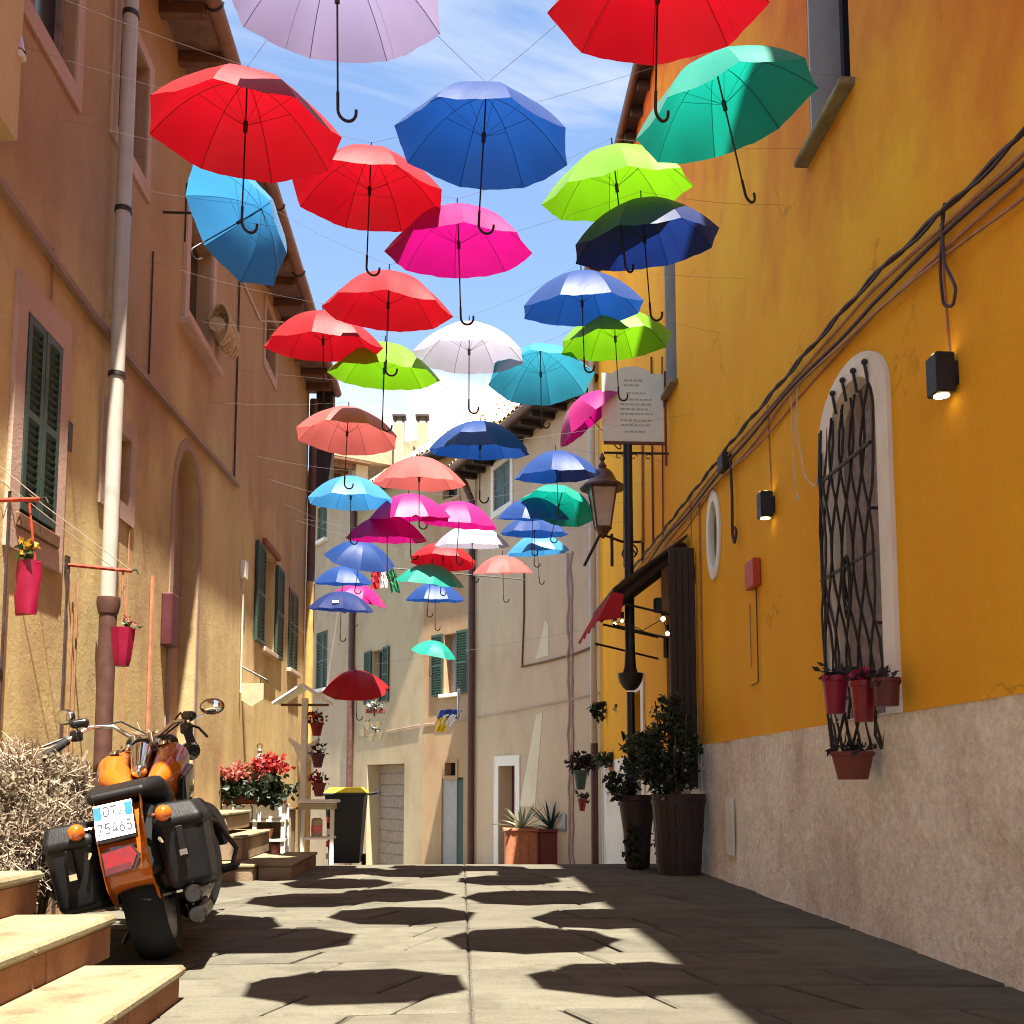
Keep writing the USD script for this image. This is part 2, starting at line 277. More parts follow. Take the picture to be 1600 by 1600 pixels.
def tube(pts, r, n=6, caps=True):
    p = np.asarray(pts, float); k = len(p); r = np.broadcast_to(np.asarray(r, float), (k,))
    t = np.zeros_like(p); t[1:-1] = p[2:] - p[:-2]; t[0] = p[1] - p[0]; t[-1] = p[-1] - p[-2]
    t /= np.linalg.norm(t, axis=1, keepdims=True) + 1e-12
    u = np.cross(t[0], [0, 0, 1.0]); 
    if np.linalg.norm(u) < 1e-3: u = np.array([1.0, 0, 0])
    us = []
    for i in range(k):
        u = u - t[i] * (u @ t[i]); u /= np.linalg.norm(u) + 1e-12; us.append(u)
    us = np.array(us); w = np.cross(t, us); a = np.arange(n) * 2 * PI / n
    v = p[:, None] + r[:, None, None] * (np.cos(a)[None, :, None] * us[:, None] + np.sin(a)[None, :, None] * w[:, None])
    f = []
    for i in range(k - 1):
        for j in range(n):
            j2 = (j + 1) % n
            f += [[i * n + j, i * n + j2, (i + 1) * n + j2], [i * n + j, (i + 1) * n + j2, (i + 1) * n + j]]
    v = v.reshape(-1, 3)
    if caps:
        v = np.vstack([v, p[0], p[-1]]); c0 = k * n; c1 = c0 + 1
        for j in range(n):
            j2 = (j + 1) % n; f += [[c0, j2, j], [c1, (k - 1) * n + j, (k - 1) * n + j2]]
    return v, np.array(f)
def lathe(prof, n=20, c=(0, 0, 0)):
    """profile of (r, z) turned about the z axis; closed with caps where r > 0 at the ends"""
    prof = list(prof); a = np.arange(n) * 2 * PI / n; v = []; f = []
    for r, z in prof: v += [[r * math.cos(x), r * math.sin(x), z] for x in a]
    k = len(prof)
    for i in range(k - 1):
        for j in range(n):
            j2 = (j + 1) % n; f += [[i * n + j, i * n + j2, (i + 1) * n + j2], [i * n + j, (i + 1) * n + j2, (i + 1) * n + j]]
    v += [[0, 0, prof[0][1]], [0, 0, prof[-1][1]]]
    for j in range(n):
        j2 = (j + 1) % n; f += [[k * n, j2, j], [k * n + 1, (k - 1) * n + j, (k - 1) * n + j2]]
    return np.array(v) + np.array(c), np.array(f)
def ball(c, r, sub=2, scale=(1, 1, 1)):
    t = trimesh.creation.icosphere(sub, 1.0); return np.array(t.vertices) * np.array(scale) * r + np.array(c), np.array(t.faces)
def blob(spheres, edge=0.02, sub=2):
    """hull of spheres (x,y,z,r)"""
    p = []
    for x, y, z, r in spheres:
        t = trimesh.creation.icosphere(sub, r); p.append(np.array(t.vertices) + [x, y, z])
    return hull(np.vstack(p))
def extrude(poly, t):
    """shapely polygon -> vertices (u, v, d) with d from 0 to t"""
    m = None
    geoms = getattr(poly, 'geoms', [poly]); A = Acc()
    for g in geoms:
        e = trimesh.creation.extrude_polygon(g, t, engine='earcut'); A.tm(e)
    return A.mesh()
def rot(axis, deg):
    return trimesh.transformations.rotation_matrix(math.radians(deg), axis)
def rotm(axis, deg, p=(0, 0, 0)):
    return trimesh.transformations.rotation_matrix(math.radians(deg), axis, p)
def app(M, vf):
    v, f = vf; return v @ np.asarray(M)[:3, :3].T + np.asarray(M)[:3, 3], f

# ------------------------------------------------------------------ scene helpers
USED = set()
def numbered(parent, name):
    p = parent + '/' + name; k = 0
    while p in USED:
        k += 1; p = '%s/%s_%03d' % (parent, name, k)
    USED.add(p); return p
def keys(prim, label=None, cat=None, group=None, kind=None):
    for k, v in (('label', label), ('category', cat), ('group', group), ('kind', kind)):
        if v: prim.SetCustomDataByKey(k, v)
class Thing:
    def __init__(s, name, label=None, cat=None, base=(0, 0, 0), group=None, kind=None, M=None):
        s.path = numbered('/World', name); s.base = np.array(base, float)
        x = UsdGeom.Xform.Define(stage, s.path); s.prim = x.GetPrim()
        g = Gf.Matrix4d(1)
        if M is not None:
            g = Gf.Matrix4d(*[float(q) for q in np.asarray(M).T.ravel()]); s.base = np.zeros(3)
        else: g.SetTranslateOnly(Gf.Vec3d(*map(float, base)))
        x.AddTransformOp().Set(g); keys(s.prim, label, cat, group, kind)
    def part(s, name, vf, material, parent=None, smooth=False, label=None, kind=None):
        if isinstance(vf, Acc): vf = vf.mesh()
        p = numbered(parent or s.path, name)
        me = usdkit.mesh(stage, p, (np.asarray(vf[0], float) - s.base, vf[1]), LOOK[material], smooth=smooth)
        keys(me.GetPrim(), label=label, kind=kind); return p
def solo(name, vf, material, label, cat, group=None, smooth=False, kind=None):
    if isinstance(vf, Acc): vf = vf.mesh()
    p = numbered('/World', name); me = usdkit.mesh(stage, p, vf, LOOK[material], smooth=smooth)
    keys(me.GetPrim(), label, cat, group, kind); return p

def leaves(centres, size, rng, flat=0.0, aspect=0.5):
    """folded leaf blades, two triangles each side of the midrib, at the given centres"""
    A = []; F = []; k = 0
    for c in centres:
        d = rng.normal(size=3); d[2] *= (1 - flat); d /= np.linalg.norm(d)
        w = np.cross(d, rng.normal(size=3)); w /= np.linalg.norm(w) + 1e-9; nrm = np.cross(d, w)
        s = size * rng.uniform(0.65, 1.3); a = aspect * s
        A += [c, c + d * s * 0.5 + w * a * 0.5 + nrm * a * 0.15, c + d * s, c + d * s * 0.5 - w * a * 0.5 + nrm * a * 0.15]
        F += [[k, k + 1, k + 2], [k, k + 2, k + 3]]; k += 4
    return np.array(A), np.array(F)
def cluster(rng, c, rad, n, shell=0.6):
    p = rng.normal(size=(n, 3)); p /= np.linalg.norm(p, axis=1, keepdims=True)
    return np.array(c) + p * (shell + (1 - shell) * rng.random((n, 1))) * np.array(rad)
def clumps(rng, c, rad, nclump, per, csize):
    out = []
    for q in cluster(rng, c, rad, nclump, 0.35):
        out.append(cluster(rng, q, np.full(3, csize) * rng.uniform(0.6, 1.3), per, 0.2))
    return np.vstack(out)

def gz(y):
    """street height: level, then falling away beyond the crest"""
    y = np.asarray(y, float); d = np.clip(y - 10.8, 0, None)
    return np.where(d < 2, -0.0225 * d * d, -0.09 - 0.09 * (d - 2))

# ------------------------------------------------------------------ ground
ys = np.concatenate([[-60, -30, -15, -8, 0, 5, 9, 10.4], np.arange(10.8, 13.2, 0.2), [14, 16, 18, 20, 24, 28, 34, 44, 60, 90]])
xs = np.array([-60, -25, -8, -4, -2.7, -1, 0, 1, 2.5, 4, 8, 25, 60.0])
gv = np.array([[x, y, float(gz(y)) - 0.016] for y in ys for x in xs]); gf = []
for i in range(len(ys) - 1):
    for j in range(len(xs) - 1):
        a = i * len(xs) + j; gf.append([a, a + 1, a + len(xs) + 1, a + len(xs)])
G = Thing('street', kind='structure')
G.part('street_bed', (gv, np.array(gf)), 'joint_mortar')
fy = np.array([y for y in ys if y >= 13.0 - 1e-6]); fx = [-2.69, 0.0, 2.49]
fx2 = [-6, -3, 0, 3]
fv = []; 
for y in np.concatenate([[12.4], fy[fy < 60]]):
    for x in np.linspace(-9 if y > 18 else -2.69, 2.49, 5): fv.append([x, y, float(gz(y)) - 0.004])
ff = []
for i in range(len(fv) // 5 - 1):
    for j in range(4):
        a = i * 5 + j; ff.append([a, a + 1, a + 6, a + 5])
G.part('far_paving', (np.array(fv), np.array(ff)), 'far_paving')
rng = np.random.default_rng(11)
def slab(quad, z, tilt):
    """one paving slab: four corners (x, y), worn edges"""
    q = np.array(quad, float); c = q.mean(0); out = []
    def ring(k, dz):
        r = c + (q - c) * (1 - k / np.maximum(np.linalg.norm(q - c, axis=1, keepdims=True), 0.05))
        return [[x, y, z + float(gz(y)) + dz + tilt[0] * (x - c[0]) + tilt[1] * (y - c[1])] for x, y in r]
    v = ring(0.004, -0.030) + ring(0.004, -0.008) + ring(0.018, 0.0); f = []
    for k in (0, 4):
        for j in range(4):
            j2 = (j + 1) % 4; f.append([k + j, k + j2, k + 4 + j2, k + 4 + j])
    f.append([8, 9, 10, 11]); return np.array(v), np.array(f)
def half(x0, x1, slope, skew, seed, y_start, y_end):
    r = np.random.default_rng(seed); y = y_start
    while y < y_end:
        h = r.uniform(0.36, 0.52); x = x0; s = slope + r.normal() * 0.006; first = True; pj = 0.0
        while x < x1 - 0.02:
            L = r.uniform(0.45, 1.0)
            if x + L > x1 - 0.28: L = x1 - x
            nj = 0.0 if x + L >= x1 - 1e-6 else skew + r.normal() * 0.05
            def Y(xx, yy): return yy + s * (xx - 0.0)
            g = 0.0055 + r.random() * 0.005
            xa0, xa1, xb0, xb1 = x, x + pj * h, x + L, x + L + nj * h
            quad = [(xa0 + g, Y(xa0, y) + g), (xb0 - g, Y(xb0, y) + g), (xb1 - g, Y(xb1, y + h) - g), (xa1 + g, Y(xa1, y + h) - g)]
            G.part('paving_slab', slab(quad, r.normal() * 0.0028, r.normal(size=2) * 0.0022), SLABS[r.integers(4)])
            x += L; pj = nj
        y += h
half(-2.69, 0.0515, 0.035, 0.35, 3, 2.9, 12.2)
half(0.0385, 2.49, -0.06, -0.30, 5, 3.0, 12.5)

# ------------------------------------------------------------------ wall helper
class Facade:
    """upright plane from P0 to P1 (plan points); u along, v = world z, d = out of the wall towards the street"""
    def __init__(s, P0, P1, side):
        s.P0 = np.array(P0, float); d = np.array(P1, float) - s.P0; s.L = np.linalg.norm(d); s.t = d / s.L
        s.n = np.array([s.t[1], -s.t[0]]) * side
    def W(s, v):
        v = np.asarray(v, float); u, h, d = v[..., 0], v[..., 1], v[..., 2]
        return np.stack([s.P0[0] + s.t[0] * u + s.n[0] * d, s.P0[1] + s.t[1] * u + s.n[1] * d, h], -1)
    def seen(s, px, py, d=0.0):
        """where the ray through a point of the photograph meets the wall: (u, z)"""
        r = ray(px, py); P = s.P0 + s.n * d
        k = ((P - EYE[:2]) @ s.n) / (r[:2] @ s.n); q = EYE + r * k
        return float((q[:2] - s.P0) @ s.t), float(q[2])
    def ex(s, poly, d0, d1):
        v, f = extrude(poly, d1 - d0); v = v + [0, 0, d0]; return s.W(v), f
    def bx(s, u0, u1, v0, v1, d0, d1, ch=0.0):
        v, f = boxm((u0, v0, d0), (u1, v1, d1), ch); return s.W(v), f
    def tb(s, pts, r, n=6): return tube(s.W(np.array(pts)), r, n)

def rect(u0, u1, v0, v1): return sbox(min(u0, u1), min(v0, v1), max(u0, u1), max(v0, v1))
def arch(u0, u1, v0, v1, rise=None):
    c = (u0 + u1) / 2; w = (u1 - u0) / 2; rise = rise or w
    pts = [(u0, v0), (u1, v0), (u1, v1 - rise)] + [(c + w * math.cos(a), v1 - rise + rise * math.sin(a)) for a in np.linspace(0, PI, 17)[1:-1]] + [(u0, v1 - rise)]
    return Polygon(pts)

def shutter_leaf(H, F, u0, u1, v0, v1, d, material, slats, rail=0.05):
    """louvred leaf: frame with slats as its pieces"""
    outer = rect(u0, u1, v0, v1); w = min(rail, (u1 - u0) * 0.2)
    mid = (v0 + v1) / 2
    fr = outer.difference(rect(u0 + w, u1 - w, v0 + w, mid - w * 0.5)).difference(rect(u0 + w, u1 - w, mid + w * 0.5, v1 - w))
    p = H.part('shutter', F.ex(fr, d, d + 0.035), material)
    for a, b in ((v0 + w, mid - w * 0.5), (mid + w * 0.5, v1 - w)):
        k = max(2, int(round(slats * (b - a) / (v1 - v0))))
        for i in range(k):
            z = a + (i + 0.5) * (b - a) / k; t = (b - a) / k
            v, f = boxm((u0 + w, -t * 0.55, -0.004), (u1 - w, t * 0.55, 0.004))
            ca, sa = math.cos(0.7), math.sin(0.7)
            v = np.stack([v[:, 0], z + v[:, 1] * ca - v[:, 2] * sa, d + 0.016 + v[:, 1] * sa + v[:, 2] * ca], -1)
            H.part('slat', (F.W(v), f), material, parent=p)
    H.part('backing', F.bx(u0 + w, u1 - w, v0 + w, v1 - w, d - 0.012, d - 0.004), 'window_dark', parent=p)
    return p

# ------------------------------------------------------------------ left house (ochre)
LX = -2.7
FL = Facade((LX, 0), (LX, 1), +1)             # u = y, street side is +x
LH = Thing('ochre_house', 'long ochre plaster house on the left, with copper gutter and louvred green shutters', 'house', (LX, 8, 0))
W1 = rect(6.19, 6.74, 2.44, 3.80); SW = rect(7.72, 8.22, 3.12, 3.66)
U1w = rect(9.72, 10.62, 5.50, 6.55); UA = rect(5.80, 6.78, 5.72, 6.98); UB = rect(7.62, 8.34, 5.98, 6.98)
UC = rect(13.6, 14.35, 6.68, 7.45); NI = arch(9.56, 10.46, 0.05, 4.18, 0.62)
S2 = rect(13.85, 14.75, 2.75, 4.10); S3 = rect(15.95, 16.85, 2.70, 3.98)
openings = [W1, SW, U1w, UA, UB, UC, NI, S2, S3]
wall = rect(-9, 17.62, -0.6, 7.8).difference(unary_union(openings))
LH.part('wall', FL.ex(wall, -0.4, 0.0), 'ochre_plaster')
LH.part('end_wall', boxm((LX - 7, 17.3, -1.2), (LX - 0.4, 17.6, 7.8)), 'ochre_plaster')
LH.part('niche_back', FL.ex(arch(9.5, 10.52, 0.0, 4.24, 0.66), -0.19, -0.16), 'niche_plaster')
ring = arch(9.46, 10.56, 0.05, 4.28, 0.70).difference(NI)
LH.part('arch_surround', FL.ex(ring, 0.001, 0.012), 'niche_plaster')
# near shuttered window
LH.part('window_surround', FL.ex(rect(6.05, 6.88, 2.30, 4.0).difference(W1), 0.001, 0.03), 'pink_surround')
LH.part('window_pane', FL.bx(6.15, 6.8, 2.4, 3.85, -0.15, -0.14), 'window_dark')
shutter_leaf(LH, FL, 6.20, 6.46, 2.56, 3.79, 0.0, 'green_shutter', 26)
shutter_leaf(LH, FL, 6.47, 6.73, 2.56, 3.79, 0.0, 'green_shutter', 26)
LH.part('window_ledge', FL.bx(6.15, 6.78, 2.44, 2.53, -0.05, 0.05, 0.008), 'brown_wood')
# small window beyond the pipe
LH.part('window_surround', FL.ex(rect(7.56, 8.36, 2.98, 3.80).difference(SW), 0.001, 0.02), 'pink_surround')
LH.part('window_pane', FL.bx(7.7, 8.25, 3.1, 3.7, -0.2, -0.19), 'window_dark')
LH.part('window_bar', FL.tb([(7.86, 3.12, -0.12), (7.86, 3.66, -0.12)], 0.012), 'iron')
LH.part('window_bar', FL.tb([(8.04, 3.12, -0.12), (8.04, 3.66, -0.12)], 0.012), 'iron')
LH.part('wall_vent', FL.bx(6.94, 7.02, 3.18, 3.38, 0.0, 0.008), 'iron')
# upper window with the straw blind
LH.part('window_surround', FL.ex(rect(9.58, 10.76, 5.34, 6.62).difference(U1w), 0.001, 0.035), 'pink_surround')
LH.part('window_sill', FL.bx(9.5, 10.82, 5.27, 5.338, -0.05, 0.12, 0.012), 'pink_surround')
LH.part('window_pane', FL.bx(9.7, 10.65, 5.48, 6.6, -0.15, -0.14), 'window_dark')
shutter_leaf(LH, FL, 9.73, 10.02, 5.52, 6.53, -0.12, 'brown_wood', 14)
for nm, R in (('UA', UA), ('UB', UB), ('UC', UC)):
    a, b, c, d = R.bounds
    LH.part('window_surround', FL.ex(rect(a - 0.12, c + 0.12, b - 0.14, d + 0.1).difference(R), 0.001, 0.02), 'pink_surround')
    LH.part('window_pane', FL.bx(a, c, b, d, -0.13, -0.12), 'window_dark')
    fr = rect(a, c, b, d).difference(rect(a + 0.06, (a + c) / 2 - 0.03, b + 0.06, d - 0.06)).difference(rect((a + c) / 2 + 0.03, c - 0.06, b + 0.06, d - 0.06))
    LH.part('window_frame', FL.ex(fr, -0.119, -0.08), 'grey_wood')
# far ground-floor windows, shutters folded open
for (a, b, c, d), sl in (((S2.bounds), 22), ((S3.bounds), 20)):
    LH.part('window_pane', FL.bx(a, c, b, d, -0.2, -0.19), 'window_dark')
    LH.part('window_sill', FL.bx(a - 0.05, c + 0.05, b - 0.07, b - 0.003, -0.05, 0.07, 0.01), 'pink_surround')
LH.part('window_lintel', FL.bx(13.75, 14.9, 4.14, 4.22, 0.002, 0.06, 0.01), 'red_wood')
shutter_leaf(LH, FL, 13.30, 13.84, 2.76, 4.08, 0.015, 'green_shutter', 24)
shutter_leaf(LH, FL, 14.76, 15.30, 2.72, 4.06, 0.015, 'green_shutter', 24)
shutter_leaf(LH, FL, 15.96, 16.40, 2.72, 3.96, -0.02, 'green_shutter', 22)
shutter_leaf(LH, FL, 16.41, 16.84, 2.72, 3.96, -0.02, 'green_shutter', 22)
# ledge that carries the cables, plinth
sp = [(-9, 4.36), (5.8, 4.36), (7.3, 4.28), (9.5, 4.36), (12.1, 4.46)]
v = []
A = Acc()
for i in range(len(sp) - 1):
    (a, za), (b, zb) = sp[i], sp[i + 1]
    q = np.array([[a, za - 0.035, 0], [a, za - 0.035, 0.05], [a, za + 0.03, 0.035], [a, za + 0.03, 0], [b, zb - 0.035, 0], [b, zb - 0.035, 0.05], [b, zb + 0.03, 0.035], [b, zb + 0.03, 0]])
    A.add(FL.W(q), [[0, 1, 5, 4], [1, 2, 6, 5], [2, 3, 7, 6]])
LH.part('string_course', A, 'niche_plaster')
# eave: rafters, boards, tiles above, gutter
EZ, EXL = 7.7, -2.25
LH.part('eave_boards', boxm((LX - 0.4, -9, 7.80), (EXL - 0.02, 17.75, 7.84)), 'soffit_board')
for i, y in enumerate(np.arange(-2.6, 17.8, 0.62)):
    LH.part('rafter', boxm((LX - 0.02, y, 7.68), (EXL - 0.05, y + 0.09, 7.795), 0.008), 'brown_wood')
A = Acc()
ga = np.linspace(PI, 2 * PI, 9)
for y0, y1 in ((-9, 17.8),):
    v = np.array([[EXL + 0.02 + 0.075 * math.cos(a), y, 7.83 + 0.075 * math.sin(a)] for y in (y0, y1) for a in ga]); n = len(ga)
    A.add(v, [[j, j + 1, n + j + 1, n + j] for j in range(n - 1)])
    v2 = v.copy(); v2[:, 0] = EXL + 0.02 + (v2[:, 0] - EXL - 0.02) * 0.93; v2[:, 2] = 7.83 + (v2[:, 2] - 7.83) * 0.93
    A.add(v2, [[j, n + j, n + j + 1, j + 1] for j in range(n - 1)])
gp = LH.part('gutter', A, 'gutter_copper', smooth=40)
for y in np.arange(5.4, 17.8, 1.6):
    LH.part('gutter_bracket', tube([[EXL + 0.02 + 0.083 * math.cos(a), y, 7.83 + 0.083 * math.sin(a)] for a in ga], 0.012, 5), 'iron', parent=gp)
LH.part('roof', hull([(EXL, -9, 7.86), (EXL, 17.8, 7.86), (EXL, -9, 7.90), (EXL, 17.8, 7.90), (LX - 5, -9, 10.0), (LX - 5, 17.8, 10.0), (LX - 5, -9, 7.86), (LX - 5, 17.8, 7.86)]), 'roof_tile')
rr = np.random.default_rng(5)
for i, y in enumerate(np.arange(6.0, 17.6, 0.21)):
    a = np.linspace(0, PI, 6); x0, x1 = EXL + 0.07, EXL - 0.45
    v = np.array([[x, y + 0.1 * math.cos(t), 7.875 + (EXL - x) * 0.4 + 0.06 * math.sin(t)] for x in (x0, x1) for t in a])
    LH.part('eave_tile', (v, np.array([[j, j + 1, 7 + j, 6 + j] for j in range(5)])), 'roof_tile')
# drain pipes
dp = LH.part('downpipe', tube([(-2.59, 7.55, 7.8), (-2.59, 7.55, 2.20)], 0.055, 14), 'pipe_white', smooth=40)
for z in (6.85, 5.25, 3.95):
    LH.part('pipe_clamp', tube([(-2.59, 7.55, z + 0.018), (-2.59, 7.55, z - 0.018)], 0.064, 14), 'iron', parent=dp, smooth=40)
LH.part('downpipe', tube([(-2.585, 7.55, 2.22), (-2.585, 7.55, 0.0)], 0.062, 14), 'pipe_brown', smooth=40, label='dark brown cast-iron foot of the drain pipe')
LH.part('pipe_collar', tube([(-2.585, 7.55, 2.26), (-2.585, 7.55, 2.21), (-2.585, 7.55, 2.14)], [0.082, 0.084, 0.07], 14), 'pipe_brown', smooth=40)
LH.part('downpipe', tube([(-2.60, 17.52, 7.6), (-2.60, 17.52, 4.35)], 0.07, 10), 'pipe_brown', smooth=40, label='dark corner drain pipe')
LH.part('downpipe', tube([(-2.60, 17.52, 4.36), (-2.60, 17.52, -0.6)], 0.075, 10), 'pipe_ochre', smooth=40, label='ochre painted corner drain pipe')
LH.part('eave_end_box', boxm((LX + 0.12, 17.62, 5.9), (-2.28, 17.9, 7.9), 0.02), 'dark_wood', label='dark boarded end of the eave')
# conduits and small fittings on the left wall
for (pts, r, mt) in (([(6.05, 2.62, 0.03), (6.06, 0.0, 0.03)], 0.010, 'cable_dark'), ([(6.98, 2.35, 0.03), (6.98, 0.0, 0.03)], 0.010, 'cable_dark'), ([(7.12, 2.3, 0.02), (7.13, 0.0, 0.02)], 0.007, 'cable_tan'),
                     ([(7.2, 2.3, 0.02), (7.21, 0.2, 0.02)], 0.006, 'cable_tan'), ([(8.27, 3.0, 0.012), (8.27, 1.2, 0.012)], 0.005, 'cable_tan'), ([(11.9, 7.0, 0.02), (11.9, 4.5, 0.02)], 0.012, 'cable_dark'),
                     ([(11.9, 7.0, 0.02), (13.2, 7.02, 0.02), (13.3, 7.05, 0.3)], 0.012, 'cable_white'), ([(12.5, 3.55, 0.03), (12.5, 2.0, 0.03)], 0.012, 'cable_white'), ([(6.55, 4.4, 0.012), (6.56, 4.05, 0.012)], 0.006, 'cable_tan'),
                     ([(8.9, 2.7, 0.02), (8.92, 0.4, 0.02)], 0.022, 'cable_tan'), ([(8.62, 5.5, 0.012), (8.62, 4.4, 0.012)], 0.008, 'cable_dark')):
    LH.part('wall_conduit', FL.tb(pts, r), mt)
LH.part('junction_box', FL.bx(12.42, 12.58, 3.4, 3.62, 0.0, 0.07, 0.01), 'white_paint')
LH.part('meter_box', FL.bx(9.24, 9.50, 2.14, 2.62, 0.001, 0.10, 0.012), 'door_maroon', label='dark red metal box beside the arched niche')

# neighbour that steps forward at the left edge
NH = Thing('pale_house', 'pale ochre house front stepping forward at the upper left edge', 'house', (-2.6, 4, 0))
NH.part('wall', boxm((-3.2, -9, 4.6), (-2.58, 5.72, 8.2)), 'ochre_plaster_pale')
NH.part('lower_wall', boxm((-3.2, -9, -0.2), (-2.69, 3.0, 4.6)), 'ochre_plaster_pale')
p0 = on(0, 22, 80, -2.62)
lampt = Thing('house_lamp', 'small lamp with orange shade and pale base on the pale house corner', 'lamp', p0)
lampt.part('shade', lathe([(0.035, 0.02), (0.045, 0.0), (0.02, 0.10), (0.008, 0.13)], 12, p0 + [0.02, 0, 0]), 'amber_lens', smooth=40)
lampt.part('base', boxm(p0 + [-0.03, -0.035, -0.05], p0 + [0.06, 0.035, -0.004], 0.008), 'white_paint')
lampt.part('bracket', tube([p0 + [-0.03, 0, -0.03], p0 + [-0.01, 0, -0.16], p0 + [-0.06, 0, -0.2]], 0.016, 6), 'iron')

# ------------------------------------------------------------------ right house (yellow)
RX = 2.5
FR = Facade((RX, 0), (RX, 1), -1)             # u = y, street side is -x
RH = Thing('yellow_house', 'tall orange-yellow plaster house on the right with rough pale base', 'house', (RX, 8, 0))
GW = arch(5.84, 6.62, 1.31, 3.46, 0.28)
UW = rect(6.10, 6.86, 5.42, 7.3); UW2 = rect(11.45, 12.1, 5.6, 7.6); DR = rect(11.1, 12.3, -0.4, 3.25); DR2 = rect(14.0, 14.9, -0.8, 2.2)
OV = Polygon([(9.85 + 0.17 * math.cos(a), 3.36 + 0.34 * math.sin(a)) for a in np.linspace(0, 2 * PI, 28)[:-1]])
BZ = 1.30
wall = rect(-9, 18.2, BZ, 10.5).difference(unary_union([GW, UW, UW2, DR, DR2, OV]))
RH.part('wall', FR.ex(wall, -0.4, 0.0), 'yellow_plaster')
base = Polygon([(-9, -0.2), (10.45, -0.2), (10.45, BZ - 0.001), (-9, BZ - 0.001)])
bm = trimesh.creation.extrude_polygon(base.difference(rect(5.90, 6.60, BZ - 0.01, 2)), 0.43, engine='earcut')
gu, gvv = np.meshgrid(np.linspace(-1, 10.45, 230), np.linspace(-0.1, BZ, 30), indexing='ij')
dn = (meshkit.fbm(np.stack([gu * 2.2, gvv * 2.2, gu * 0], -1), 4, 3) - 0.5) * 0.035 + (meshkit.fbm(np.stack([gu * 16, gvv * 16, gu * 0], -1), 3, 8) - 0.5) * 0.012 + 0.018
low = np.clip(0.35 - gvv, 0, 1); dn = dn + low * 0.06
pts = FR.W(np.stack([gu, gvv, dn], -1)).reshape(-1, 3); f = []
nr, nc = gu.shape
idx = np.arange(nr * nc).reshape(nr, nc)
f = np.stack([idx[:-1, :-1], idx[1:, :-1], idx[1:, 1:], idx[:-1, 1:]], -1).reshape(-1, 4)
A = Acc(); A.add(pts, f)
A.add(FR.W(np.array([[-9, BZ - .001, 0.02], [10.45, BZ - .001, 0.02], [10.45, BZ - .001, -0.3], [-9, BZ - .001, -0.3]])), [[0, 1, 2, 3]])
A.add(*FR.bx(-9, 10.45, -0.2, BZ - 0.001, -0.4, -0.02))
RH.part('rough_base', A, 'rough_base', smooth=60)
RH.part('base_end', FR.bx(10.452, 10.62, -0.1, 1.24, -0.3, 0.03, 0.01), 'white_surround')
A = Acc()
for a, b in ((10.7, 11.09), (12.31, 13.99), (14.91, 18.2)):
    A.add(*FR.bx(a, b, -1.2, BZ - 0.002, -0.39, 0.002))
RH.part('far_base', A, 'rough_base')
RH.part('end_wall', boxm((RX + 0.4, 18.0, -1.2), (RX + 6, 18.2, 10.5)), 'yellow_plaster')
# eave
ER = 2.28
RH.part('eave_boards', boxm((ER + 0.03, -9, 10.34), (RX + 0.4, 18.4, 10.38)), 'dark_wood')
for y in np.arange(4.0, 18.3, 0.55):
    RH.part('rafter', boxm((ER + 0.05, y, 10.22), (RX + 0.02, y + 0.09, 10.337), 0.008), 'dark_wood')
RH.part('gutter', tube([(ER, -9, 10.34), (ER, 18.4, 10.34)], 0.06, 8), 'pipe_brown', smooth=50)
RH.part('roof', hull([(ER, -9, 10.4), (ER, 18.4, 10.4), (ER, -9, 10.44), (ER, 18.4, 10.44), (RX + 5, -9, 12.2), (RX + 5, 18.4, 12.2), (RX + 5, -9, 10.4), (RX + 5, 18.4, 10.4)]), 'roof_tile')
# windows upstairs
for R, cl in ((UW, 'grey_shutter'), (UW2, 'grey_shutter')):
    a, b, c, d = R.bounds
    RH.part('window_pane', FR.bx(a, c, b, d, -0.3, -0.29), 'window_dark')
    RH.part('window_reveal', FR.bx(c - 0.03, c - 0.002, b, d, -0.29, -0.003), cl, label='pale grey reveal on the far side of the window')
    RH.part('window_frame', FR.ex(rect(a, c - 0.03, b, d).difference(rect(a + 0.06, c - 0.09, b + 0.06, d - 0.06)), -0.285, -0.23), 'lamp_black')
    RH.part('window_sill', FR.bx(a - 0.07, c + 0.09, b - 0.055, b - 0.003, -0.3, 0.10, 0.01), 'step_stone')
# grilled window
RH.part('window_surround', FR.ex(arch(5.67, 6.80, 1.302, 3.60, 0.36).difference(GW), 0.001, 0.03), 'white_surround')
RH.part('window_back', FR.ex(arch(5.80, 6.70, 1.2, 3.49, 0.28), -0.10, -0.07), 'curtain_grey', label='grey-brown curtain behind the iron grille')
RH.part('window_reveal', FR.ex(GW.buffer(-0.0015).difference(GW.buffer(-0.012)), -0.0695, -0.001), 'white_surround')
gr = RH.part('window_grille', FR.tb([(5.88, 2.95, 0.05), (6.66, 2.95, 0.05)], 0.013), 'iron', label='dark iron lattice grille in front of the arched window')
def grod(pts, r=0.009): RH.part('grille_rod', FR.tb(pts, r, 6), 'iron', parent=gr)
def bulge(v): return 0.02 + 0.035 * math.sin(max(0, min(1, (3.5 - v) / 2.2)) * PI)
for k, u in enumerate((5.92, 6.10, 6.28, 6.46, 6.64, 6.74)):
    for s in (-1, 1):
        u2 = u + s * 0.20; pts = []
        top = 3.36 - 0.10 * abs(u - 6.25)
        for t in np.linspace(0, 1, 15):
            vv = top - t * (top - 1.12); w = u + s * 0.11 * math.sin(t * PI * 3.0 + k * 0.25)
            pts.append((min(6.76, max(5.86, w)), vv, bulge(vv) + 0.006 * s))
        grod(pts)
    if k < 4:
        grod([(u, top, 0.03), (u, top + 0.13, 0.05)], 0.010)
        b = FR.W(np.array([u, top + 0.14, 0.05])); RH.part('finial', ball(b, 0.02, 1), 'iron', parent=gr)
